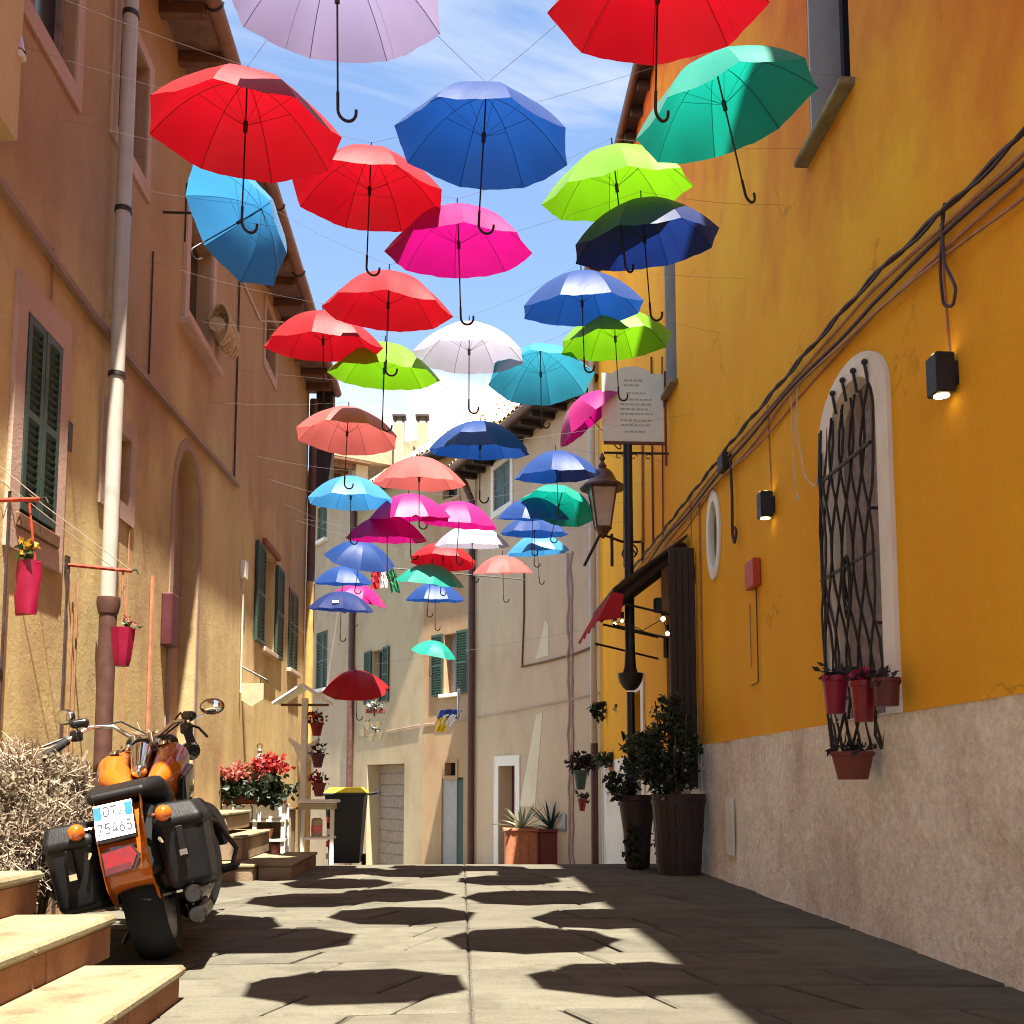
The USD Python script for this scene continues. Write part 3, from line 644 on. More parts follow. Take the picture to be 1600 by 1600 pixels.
for vv in (1.45, 2.28):
    grod([(5.86, vv, bulge(vv)), (6.76, vv, bulge(vv))], 0.011)
for a in range(5):
    b0 = 2.2 + a * 0.0
    pts = [(6.28 + 0.05 * math.cos(t) * (1 + 0.1 * a), 2.14 + (0.20 - 0.03 * a) * math.sin(t), bulge(2.1) + 0.012) for t in np.linspace(0, 2 * PI, 17)]
    if a in (0, 2): grod(pts, 0.012)
for (u, vv) in ((5.90, 2.55), (5.88, 1.85), (6.75, 2.62), (6.76, 1.5)):
    grod([(u, vv, bulge(vv)), (u, vv, 0.0)], 0.010)
grod([(6.70, 3.15, 0.05), (6.74, 2.6, 0.06), (6.68, 2.1, 0.06), (6.73, 1.5, 0.06), (6.66, 1.1, 0.05)], 0.010)
grod([(5.76, 1.32, 0.12), (5.78, 1.18, 0.12), (5.70, 1.10, 0.12)], 0.010)
grod([(5.96, 1.35, 0.12), (6.10, 1.10, 0.14), (6.24, 1.34, 0.12), (6.38, 1.08, 0.14), (6.5, 1.32, 0.12)], 0.010)
# oval window
OVo = Polygon([(9.85 + 0.27 * math.cos(a), 3.36 + 0.45 * math.sin(a)) for a in np.linspace(0, 2 * PI, 36)[:-1]])
RH.part('oval_surround', FR.ex(OVo.difference(OV), 0.001, 0.02), 'white_surround')
RH.part('oval_reveal', FR.ex(OV.buffer(-0.0015).difference(OV.buffer(-0.012)), -0.0345, -0.001), 'white_surround')
RH.part('oval_pane', FR.bx(9.6, 10.1, 2.95, 3.75, -0.04, -0.035), 'window_dark')
# door openings far along
RH.part('door', FR.bx(11.1, 12.3, -0.4, 3.25, -0.3, -0.26), 'dark_wood')
RH.part('door', FR.bx(14.0, 14.9, -0.8, 2.2, -0.3, -0.26), 'window_dark')
RH.part('door_surround', FR.ex(rect(13.8, 15.1, -0.8, 2.42).difference(rect(13.998, 14.902, -0.8, 2.202)), 0.003, 0.03), 'white_surround')
RH.part('door_leaf', boxm((2.21, 10.66, 0.85), (2.485, 10.72, 3.42), 0.008), 'dark_wood', label='dark wooden door leaf folded open against the yellow wall')
for i in range(4):
    RH.part('door_plank', boxm((2.215 + i * 0.067, 10.645, 0.9), (2.278 + i * 0.067, 10.659, 3.38), 0.004), 'dark_wood')
RH.part('downpipe', tube([(2.36, 18.1, 10.2), (2.36, 18.1, 1.6)], 0.06, 10), 'pipe_white', smooth=40, label='white drain pipe at the far corner')
RH.part('downpipe', tube([(2.36, 18.1, 1.62), (2.36, 18.1, -1.0)], 0.068, 10), 'pipe_brown', smooth=40, label='dark foot of the far drain pipe')
for (pts, r, mt) in (([(12.9, 6.5, 0.02), (12.95, 4.0, 0.02)], 0.014, 'rust_iron'), ([(12.2, 6.2, 0.02), (12.3, 3.9, 0.02)], 0.010, 'rust_iron'), ([(13.6, 6.3, 0.02), (13.7, 4.2, 0.02)], 0.018, 'cable_tan'), ([(15.2, 6.2, 0.02), (15.3, 4.2, 0.02)], 0.014, 'rust_iron'),
                     ([(8.42, 2.55, 0.015), (8.42, 1.75, 0.015), (8.62, 1.74, 0.015)], 0.006, 'rust_iron'), ([(8.62, 1.9, 0.015), (8.62, 2.45, 0.015)], 0.005, 'cable_tan'), ([(10.4, 3.9, 0.015), (10.42, 1.3, 0.015)], 0.010, 'cable_tan')):
    RH.part('wall_conduit', FR.tb(pts, r), mt)
RH.part('meter_box', FR.bx(8.31, 8.57, 2.55, 2.79, 0.002, 0.07, 0.01), 'red_paint', label='small red box on the yellow wall')
RH.part('access_plate', FR.bx(9.2, 9.42, 0.25, 0.78, 0.03, 0.06, 0.008), 'white_surround')

# wall lamps
for (u, vv, lab) in ((4.92, 2.97, 'lit black box wall lamp nearest the viewer, right of the arched grille'), (7.94, 3.13, 'black box wall lamp lit, above the small red box on the yellow wall'), (10.78, 3.14, 'black box wall lamp lit, beside the oval window and dark door leaf')):
    c = FR.W(np.array([u, vv, 0.07])); t = Thing('wall_lamp', lab, 'wall lamp', c)
    t.part('housing', boxm(c + [-0.05, -0.062, -0.105], c + [0.05, 0.062, 0.105], 0.008), 'lamp_black')
    t.part('mount', boxm(c + [0.05, -0.05, -0.06], c + [0.07, 0.05, 0.06]), 'lamp_black')
    for s in (-1, 1):
        t.part('light_lens', tube([c + [0.0, 0, s * 0.1055], c + [0.0, 0, s * 0.111]], 0.04, 12), 'lamp_glow')
    t.part('supply_cable', tube([c + [0.065, 0.02, 0.10], c + [0.066, 0.05, 0.5], c + [0.062, 0.06, 0.85]], 0.007, 5), 'cable_tan')

# cable bundle along the wall
CB = Thing('cable_bundle', 'twisted bundle of dark and tan cables running along the yellow wall', 'cables', (RX, 8, 3.9))
line = [(2.5, 3.66), (4.2, 3.70), (5.0, 3.79), (5.8, 3.88), (7.2, 3.93), (9.0, 3.96), (9.3, 3.95), (11.0, 3.94), (13.0, 3.93), (15.0, 3.94), (18.0, 3.95)]
lu = np.array([a for a, b in line]); lv = np.array([b for a, b in line])
uu = np.arange(2.5, 18.0, 0.11)
for k, (off, dd, r, mt, amp) in enumerate(((0.045, 0.05, 0.013, 'cable_dark', 0.012), (0.030, 0.06, 0.010, 'cable_dark', 0.016), (-0.02, 0.03, 0.012, 'cable_tan', 0.006), (-0.075, 0.04, 0.013, 'cable_dark', 0.010), (-0.125, 0.03, 0.011, 'cable_tan', 0.02), (-0.165, 0.02, 0.009, 'cable_tan', 0.03))):
    vv = np.interp(uu, lu, lv) + off + amp * np.sin(uu * (9 if k < 2 else 1.7) + k * 2.0) - (0.03 * np.sin(uu * 1.3) ** 2 if k >= 3 else 0)
    CB.part('cable', FR.tb(np.stack([uu, vv, dd + 0.5 * amp * np.cos(uu * (9 if k < 2 else 1.7) + k * 2.0)], -1), r, 5), mt, smooth=60)
CB.part('clamp_box', FR.bx(9.15, 9.35, 3.82, 3.98, 0.0, 0.09, 0.01), 'iron')
def loop_cable(label, pts, r, mt):
    q = np.array(pts, float); n = len(q); t = np.linspace(0, n - 1, n * 7)
    s = np.stack([np.interp(t, np.arange(n), q[:, k]) for k in range(3)], -1)
    for _ in range(4): s[1:-1] = (s[:-2] + 2 * s[1:-1] + s[2:]) / 4
    solo('loose_cable', FR.tb(s, r, 5), mt, label, 'cable', smooth=60)
loop_cable('loose dark cable loop hanging above the nearest wall lamp', [(4.86, 3.86, 0.04), (4.92, 3.55, 0.05), (4.90, 3.33, 0.05), (4.80, 3.28, 0.05), (4.76, 3.36, 0.05), (4.88, 3.56, 0.05), (4.89, 3.84, 0.04)], 0.009, 'cable_dark')
loop_cable('loose pale cables dangling from the bundle left of the arched grille', [(7.2, 3.84, 0.03), (7.22, 3.5, 0.04), (7.05, 3.1, 0.05), (6.85, 2.95, 0.04), (6.8, 3.1, 0.03)], 0.006, 'cable_white')
loop_cable('thin pale cord with small ring hanging left of the arched grille', [(7.35, 3.84, 0.03), (7.3, 3.4, 0.04), (7.28, 3.0, 0.04), (7.22, 2.96, 0.04), (7.20, 3.02, 0.04)], 0.005, 'cable_white')
loop_cable('dark cable hanging below the clamp box between oval window and lamps', [(9.05, 3.85, 0.04), (9.02, 3.5, 0.04), (9.04, 3.15, 0.04), (8.94, 3.05, 0.05), (8.86, 3.14, 0.05), (8.92, 3.2, 0.05)], 0.014, 'cable_dark')

# ------------------------------------------------------------------ houses at the bend
def opening_px(F, px0, px1, pyt, pyb, d=0.0):
    u0, z1 = F.seen(px0, pyt, d); u1, _ = F.seen(px1, pyt, d); _, z0 = F.seen(px0, pyb, d)
    return rect(min(u0, u1), max(u0, u1), z0, z1)
P = [(2.5, 18.26), (0.30, 24.3)]
F1 = Facade(P[0], P[1], -1)
F1.n = np.array([-abs(F1.t[1]), -abs(F1.t[0])]); F1.n /= np.linalg.norm(F1.n)
F2 = Facade((1.25, 25.12), (-1.05, 28.15), -1); F2.n = np.array([-abs(F2.t[1]), -abs(F2.t[0])]); F2.n /= np.linalg.norm(F2.n)
F3 = Facade((-1.05, 28.15), (-3.42, 32.46), -1); F3.n = np.array([-abs(F3.t[1]), -abs(F3.t[0])]); F3.n /= np.linalg.norm(F3.n)
F4 = Facade((-3.42, 32.46), (-5.8, 36.8), -1); F4.n = np.array([-abs(F4.t[1]), -abs(F4.t[0])]); F4.n /= np.linalg.norm(F4.n)
for F in (F2, F3, F4): pass

def cable_on(H, F, pts, r=0.02, mt='cable_dark'):
    H.part('wall_cable', F.tb([(*F.seen(px, py), 0.02) for px, py in pts], r, 5), mt)
def door_px(px0, px1, pyt, F): 
    u0, z1 = F.seen(px0, pyt); u1, _ = F.seen(px1, pyt); return rect(u0, u1, -2.6, z1)
# grey-beige house
E1 = Thing('grey_house', 'grey-beige plaster house after the yellow one, with maroon door and teal shutters', 'house', (1.4, 21.3, -0.8))
d1 = door_px(780, 806, 1197, F1); w1 = opening_px(F1, 772, 798, 735, 800)
E1.part('wall', F1.ex(rect(0, F1.L, -1.8, 8.35).difference(unary_union([d1, w1])), -0.4, 0), 'grey_plaster')
E1.part('side_wall', boxm((0.31, 24.2, -1.8), (3.5, 24.5, 8.35)), 'grey_plaster')
a, b, c, d = d1.bounds
E1.part('door', F1.bx(a, c, b, d, -0.35, -0.3), 'door_maroon')
E1.part('door_surround', F1.ex(rect(a - 0.25, c + 0.25, b, d + 0.22).difference(d1), 0.001, 0.03), 'white_surround')
a, b, c, d = w1.bounds
E1.part('window_pane', F1.bx(a, c, b, d, -0.3, -0.28), 'window_dark')
shutter_leaf(E1, F1, a, (a + c) / 2 - 0.01, b, d, -0.05, 'blue_shutter', 16); shutter_leaf(E1, F1, (a + c) / 2 + 0.01, c, b, d, -0.05, 'blue_shutter', 16)
E1.part('window_surround', F1.ex(rect(a - 0.15, c + 0.15, b - 0.15, d + 0.15).difference(w1), 0.001, 0.025), 'white_surround')
# raised pipe chase, panel edges, cables
u0, _ = F1.seen(893, 900); 
A = Acc(); rr = np.random.default_rng(2)
zz = np.arange(-1.4, 5.4, 0.25)
for s in (0, 1):
    pts = [(u0 + 0.14 * s - 0.02 + 0.05 * rr.normal() * 0.6, z, 0.012) for z in zz]; A.add(*F1.tb(pts, 0.035, 5))
E1.part('pipe_chase', A, 'stain_strip', smooth=60)
cable_on(E1, F1, [(738, 1122), (800, 1112), (870, 1098), (938, 1083)], 0.014, 'stain_strip')
cable_on(E1, F1, [(816, 1042), (850, 1035), (900, 1022), (934, 1008)], 0.022, 'rust_iron')
cable_on(E1, F1, [(820, 880), (820, 960), (817, 1040)], 0.018, 'rust_iron')
a0 = F1.seen(838, 1118); a1 = F1.seen(846, 1118); b0 = F1.seen(812, 1260); b1 = F1.seen(836, 1260)  # slivers of sunlight, painted on the wall as thin pale overlays
E1.part('pale_patch', F1.ex(Polygon([a0, F1.seen(848, 1112), b1, b0]), 0.001, 0.006), 'pale_patch', label='long pale patch painted as a sliver of sunlight')
E1.part('pale_patch', F1.ex(Polygon([F1.seen(852, 968), F1.seen(857, 975), F1.seen(857, 1024), F1.seen(838, 1030)]), 0.001, 0.006), 'pale_patch', label='narrow pale wedge painted as a sliver of sunlight')
uu0, zz0 = F1.seen(880, 1285); E1.part('vent_plate', F1.bx(uu0 - 0.15, uu0 + 0.15, zz0 - 0.17, zz0 + 0.17, 0.0, 0.03), 'grey_metal')
# eave of the grey house
A = F1
E1.part('eave_boards', F1.bx(-0.1, F1.L + 0.3, 8.35, 8.41, -0.4, 0.6), 'dark_wood')
E1.part('gutter', F1.tb([(-0.1, 8.40, 0.62), (F1.L + 0.3, 8.40, 0.62)], 0.07, 8), 'pipe_brown', smooth=50)
for k, u in enumerate(np.arange(0.2, F1.L, 0.55)):
    E1.part('rafter', F1.bx(u, u + 0.1, 8.24, 8.345, 0.0, 0.52), 'dark_wood')
v = F1.W(np.array([[-0.1, 8.43, 0.66], [F1.L + 0.3, 8.43, 0.66], [F1.L + 0.3, 8.48, 0.66], [-0.1, 8.48, 0.66], [-0.1, 10.7, -3.0], [F1.L + 0.3, 10.7, -3.0], [-0.1, 8.43, -3.0], [F1.L + 0.3, 8.43, -3.0]]))
E1.part('roof', hull(v), 'roof_tile')
for i, u in enumerate(np.arange(0.0, F1.L + 0.2, 0.22)):
    t = np.linspace(0, PI, 5); q = np.array([[u + 0.1 * math.cos(x), 8.47 + dd * 0.62 + 0.06 * math.sin(x), 0.70 - dd] for dd in (0, 0.5) for x in t])
    E1.part('eave_tile', (F1.W(q), np.array([[j, j + 1, 6 + j, 5 + j] for j in range(4)])), 'roof_tile')
uL = F1.L - 0.06
E1.part('downpipe', F1.tb([(uL - 0.1, 8.3, 0.55), (uL - 0.05, 8.1, 0.3), (uL, 7.7, 0.1), (uL, 7.2, 0.09), (uL, 0, 0.09), (uL, -1.9, 0.09)], 0.085, 9), 'pipe_brown', smooth=50, label='dark drain pipe with a swan neck')

# brown house behind with tiled roof
E2 = Thing('tiled_house', 'brown plaster house with sunlit tiled roof, two chimneys and dark green shutters', 'house', (0, 26.6, -1.2))
w2 = opening_px(F2, 694, 715, 992, 1085); d2 = door_px(690, 724, 1215, F2); v2 = opening_px(F2, 696, 713, 1192, 1212); t2 = opening_px(F2, 693, 716, 762, 782)
E2.part('wall', F2.ex(rect(0, F2.L, -2.6, 9.8).difference(unary_union([w2, d2, v2, t2])), -0.4, 0), 'brown_plaster')
a, b, c, d = w2.bounds; wd = c - a
E2.part('window_pane', F2.bx(a, c, b, d, -0.25, -0.24), 'curtain_grey')
shutter_leaf(E2, F2, a - wd * 0.85, a - 0.01, b - 0.03, d + 0.03, 0.03, 'green_shutter', 24); shutter_leaf(E2, F2, c + 0.01, c + wd * 0.85, b - 0.03, d + 0.03, 0.03, 'green_shutter', 24)
E2.part('window_sill', F2.bx(a - 0.1, c + 0.1, b - 0.1, b - 0.003, -0.1, 0.12, 0.01), 'white_surround')
a, b, c, d = d2.bounds; m_ = a + (c - a) * 0.36
E2.part('door_leaf', F2.bx(m_, c, b, d, -0.1, -0.05), 'grey_shutter', label='pale grey door leaf')
E2.part('door_leaf', F2.bx(a, m_ - 0.01, b, d, -0.12, -0.07), 'green_shutter', label='dark green door leaf')
for R in (v2, t2):
    a, b, c, d = R.bounds; E2.part('window_pane', F2.bx(a, c, b, d, -0.2, -0.19), 'window_dark')
    E2.part('window_surround', F2.ex(rect(a - 0.08, c + 0.08, b - 0.1, d + 0.08).difference(R), 0.001, 0.03), 'brown_plaster')
cable_on(E2, F2, [(734, 1123), (700, 1128), (663, 1132)], 0.014, 'stain_strip')
# cream house
E3 = Thing('cream_house', 'cream plaster house with slatted garage door and dark shutters, left of the brown one', 'house', (-2.3, 30.3, -1.6))
w3 = opening_px(F3, 582, 600, 1018, 1098); d3 = door_px(574, 632, 1195, F3)
E3.part('wall', F3.ex(rect(0, F3.L, -3.0, 9.8).difference(unary_union([w3, d3])), -0.5, 0), 'cream_plaster')
a, b, c, d = w3.bounds; wd = c - a
E3.part('window_pane', F3.bx(a, c, b, d, -0.25, -0.24), 'window_dark')
shutter_leaf(E3, F3, a - wd * 0.5, a - 0.01, b - 0.03, d + 0.03, 0.03, 'green_shutter', 22); shutter_leaf(E3, F3, c + 0.01, c + wd * 0.6, b - 0.03, d + 0.03, 0.03, 'green_shutter', 22)
a, b, c, d = d3.bounds
gd = E3.part('garage_door', F3.bx(a, c, b, d, -0.45, -0.42), 'grey_wood')
k = 0
for z in np.arange(b + 0.1, d - 0.1, 0.34):
    E3.part('door_board', F3.bx(a + 0.02, c - 0.02, z, min(z + 0.31, d - 0.01), -0.42, -0.395, 0.006), 'grey_wood', parent=gd)
cable_on(E3, F3, [(657, 1133), (630, 1138), (600, 1144), (560, 1152)], 0.016, 'stain_strip')
E3.part('downpipe', F3.tb([(F3.L - 0.05, 9.6, 0.1), (F3.L - 0.05, -3.2, 0.1)], 0.10, 9), 'pipe_brown', smooth=50, label='dark brown drain pipe down the cream front')
# tan house, farthest left
E4 = Thing('tan_house', 'tan plaster house at the far left of the bend with dark louvred windows', 'house', (-4.6, 34.6, -2))
w4 = opening_px(F4, 494, 512, 990, 1078); w5 = opening_px(F4, 496, 511, 795, 848)
E4.part('wall', F4.ex(rect(0, F4.L, -3.4, 11.2).difference(unary_union([w4, w5])), -0.4, 0), 'tan_plaster')
for R in (w4, w5):
    a, b, c, d = R.bounds; mid = (a + c) / 2
    shutter_leaf(E4, F4, a, mid - 0.01, b, d, -0.08, 'green_shutter', 20); shutter_leaf(E4, F4, mid + 0.01, c, b, d, -0.08, 'green_shutter', 20)
    E4.part('window_pane', F4.bx(a, c, b, d, -0.3, -0.29), 'window_dark')
    E4.part('window_sill', F4.bx(a - 0.12, c + 0.12, b - 0.12, b - 0.004, -0.05, 0.14), 'white_surround')
E4.part('eave_boards', F4.bx(-0.2, F4.L, 11.2, 11.28, -0.4, 0.9), 'brown_wood')
for u in np.arange(0.1, F4.L, 0.6): E4.part('rafter', F4.bx(u, u + 0.12, 11.05, 11.195, 0, 0.85), 'brown_wood')
v = F4.W(np.array([[-0.2, 11.3, 0.95], [F4.L, 11.3, 0.95], [F4.L, 11.36, 0.95], [-0.2, 11.36, 0.95], [-0.2, 12.6, -3.0], [F4.L, 12.6, -3.0], [-0.2, 11.3, -3.0], [F4.L, 11.3, -3.0]]))
E4.part('roof', hull(v), 'roof_tile')
# the sunlit tiled roof over the brown and cream houses
RZ = 9.9; RISE, RUN = 3.7, 4.6
ev = [np.array(F2.W(np.array([0.0, RZ, 0.45]))), None, np.array(F3.W(np.array([F3.L + 0.1, RZ, 0.45])))]
nb = -(F2.n + F3.n); nb /= np.linalg.norm(nb)
mid = np.array([-1.05, 28.15]) - nb * 0.45; ev[1] = np.array([mid[0], mid[1], RZ])
rg = [ev[0] + [-F2.n[0] * RUN, -F2.n[1] * RUN, RISE], ev[1] + [nb[0] * RUN, nb[1] * RUN, RISE], ev[2] + [-F3.n[0] * RUN, -F3.n[1] * RUN, RISE]]
def roof_face(H, e0, e1, r0, r1, back):
    v = np.array([e0, e1, r1, r0]); lo = v - [0, 0, 0.1]
    H.part('roof', (np.vstack([v, lo]), np.array([[0, 1, 2, 3], [4, 7, 6, 5], [0, 4, 5, 1], [3, 2, 6, 7], [0, 3, 7, 4], [1, 5, 6, 2]])), 'roof_tile_pale')
    L = np.linalg.norm(e1 - e0); n = int(L / 0.235); rr = np.random.default_rng(n)
    for i in range(n):
        for j in range(7):
            a0 = (i + 0.06) / n; a1 = (i + 0.94) / n
            def pt(a, s): return (e0 + (e1 - e0) * a) * (1 - s) + (r0 + (r1 - r0) * a) * s
            s0 = j / 7 - 0.012; s1 = (j + 1) / 7 + 0.012; q = []
            dz = rr.normal() * 0.006
            for s in (s0, s1):
                for x in np.linspace(0, 1, 5):
                    p_ = pt(a0 + (a1 - a0) * x, s); q.append(p_ + [0, 0, 0.012 + dz + 0.075 * math.sin(x * PI) + (0.03 if s == s0 else 0.0)])
            H.part('roof_tile', (np.array(q), np.array([[k, k + 1, 6 + k, 5 + k] for k in range(4)])), 'roof_tile_pale' if rr.random() < 0.7 else 'roof_tile')
roof_face(E2, ev[0], ev[1], rg[0], rg[1], F2); roof_face(E3, ev[1], ev[2], rg[1], rg[2], F3)
for H, F in ((E2, F2), (E3, F3)):
    H.part('eave_boards', F.bx(0.05, F.L - 0.05, 9.80, 9.815, 0.0, 0.40), 'dark_wood')
    H.part('gutter', F.tb([(0.0, 9.80, 0.50), (F.L, 9.80, 0.50)], 0.06, 7), 'dark_wood', smooth=50)
E2.part('back_slope', hull(np.array([rg[0], rg[1], rg[0] + [2.5, 2.2, -1.2], rg[1] + [2.5, 2.2, -1.2], rg[0] - [0, 0, 0.5], rg[1] - [0, 0, .5]])), 'roof_tile')
for k, px in enumerate((624, 660)):
    c = deep(px, 668, 33.6); t = E3.part('chimney', boxm(c + [-0.16, -0.16, -1.4], c + [0.16, 0.16, 0.12], 0.01), 'cream_plaster')
    E3.part('chimney_cap', boxm(c + [-0.22, -0.22, 0.30], c + [0.22, 0.22, 0.38], 0.01), 'dark_wood', parent=t)
    for sx in (-1, 1):
        E3.part('cap_leg', boxm(c + [sx * 0.13 - 0.03, -0.16, 0.12], c + [sx * 0.13 + 0.03, 0.16, 0.30]), 'dark_wood', parent=t)
c = deep(768, 655, 29.0)
E2.part('roof_pinnacle', hull(np.array([c + [-0.3, -0.15, -0.4], c + [0.3, -0.15, -0.4], c + [0.3, 0.15, -0.4], c + [-0.3, 0.15, -0.4], c + [-0.12, -0.06, 1.15], c + [-0.04, 0.06, 1.15]])), 'pale_patch', label='white tapered pinnacle on the roof edge')

#@@MORE@@
# ------------------------------------------------------------------ umbrellas
UR, UH = 0.525, 0.30
def canopy_z(r): return UH * (1 - (r / UR) ** 2.1)
def canopy_mesh(seed=0):
    A = Acc(); nr, na = 9, 8; cr = np.random.default_rng(seed); ph = cr.uniform(0, 6, (8, 3)); sag = cr.uniform(0.3, 1.5, 8)
    for k in range(8):
        a0 = k * PI / 4; v = []
        for i in range(nr + 1):
            r = UR * i / nr
            for j in range(na + 1):
                x = j / na; a = a0 + x * PI / 4; s = math.sin(PI * x)
                rr_ = r * (1 - (r / UR) * (1 - math.cos(PI / 8) / math.cos(PI / 8 - x * PI / 4)) - 0.012 * s * (r / UR) ** 2)
                v.append([rr_ * math.cos(a), rr_ * math.sin(a), canopy_z(r) - 0.014 * s * (r / UR) ** 2 * sag[k] + (r / UR) ** 2 * s * (0.0035 * math.sin(9 * x + ph[k, 0] + 4 * r / UR) + 0.003 * math.sin(17 * x * (r / UR) + ph[k, 1]) + 0.003 * math.sin(14 * r / UR + ph[k, 2]))])
        f = []
        for i in range(nr):
            for j in range(na):
                q = i * (na + 1) + j; f.append([q, q + 1, q + na + 2, q + na + 1])
        A.add(v, f)
    return A.mesh()
def make_umbrella(name, colour, label, M, hook):
    t = Thing(name, label, 'umbrella', group='umbrellas hung over the street', M=M)
    t.part('canopy', canopy_mesh(len(FIRST) + 3), 'cloth_of_%s_umbrella' % colour, smooth=True)
    for k in range(8):
        a = k * PI / 4; rs = np.linspace(0.02, UR * 0.99, 8)
        rb = t.part('rib', tube([[r * math.cos(a), r * math.sin(a), canopy_z(r) - 0.007] for r in rs], 0.0019, 4), 'iron')
        rm = UR * 0.5
        t.part('stretcher', tube([[0.012 * math.cos(a), 0.012 * math.sin(a), 0.06], [rm * math.cos(a), rm * math.sin(a), canopy_z(rm) - 0.012]], 0.0012, 4), 'iron', parent=rb)
    t.part('shaft', tube([[0, 0, -0.40], [0, 0, UH + 0.01]], 0.0050, 6), 'iron')
    t.part('runner', tube([[0, 0, 0.02], [0, 0, 0.075]], 0.013, 8), 'iron')
    t.part('ferrule', tube([[0, 0, UH - 0.01], [0, 0, UH + 0.075]], [0.008, 0.004], 6), 'iron')
    h = [[0, 0, -0.38], [0, 0, -0.46]] + [[0.045 - 0.045 * math.cos(x), 0, -0.46 - 0.045 * math.sin(x)] for x in np.linspace(0.3, PI, 9)] + [[0.09, 0, -0.445]]
    t.part('handle', tube(h, 0.0078, 7), 'rust_iron' if hook else 'iron', smooth=50)
    return t
FIRST = {}
def place_umbrella(colour, cx, cy, w, roll, pitch, label, spin=None, own=False, at=None):
    C = deep(cx, cy, 2 * UR * 1600 / w) if at is None else np.array(at, float)
    r = random.Random(int(cx * 7 + cy)); sp = r.uniform(0, 45) if spin is None else spin
    M = trimesh.transformations.translation_matrix(C) @ rot([0, 1, 0], roll) @ rot([1, 0, 0], (8 if w > 190 else 4) - pitch) @ rot([0, 0, 1], sp + r.choice([0, 45, -45, 180]) * 0)
    name = colour + '_umbrella'; key = colour
    if key not in FIRST or own:
        t = make_umbrella(name, colour, label, M, hook=False)
        if not own: FIRST[key] = t
        pr = t.prim
    else:
        p = numbered('/World', name); x = UsdGeom.Xform.Define(stage, p); pr = x.GetPrim()
        pr.GetReferences().AddInternalReference(FIRST[key].path); pr.SetInstanceable(True)
        x.GetPrim().CreateAttribute('xformOp:transform', Sdf.ValueTypeNames.Matrix4d).Set(Gf.Matrix4d(*[float(q) for q in M.T.ravel()]))
        keys(pr, label, 'umbrella', 'umbrellas hung over the street'); t = None
    TIPS.append(((M @ np.array([0, 0, UH + 0.07, 1]))[:3]))
    return t
TIPS = []; NAMEOF = {}
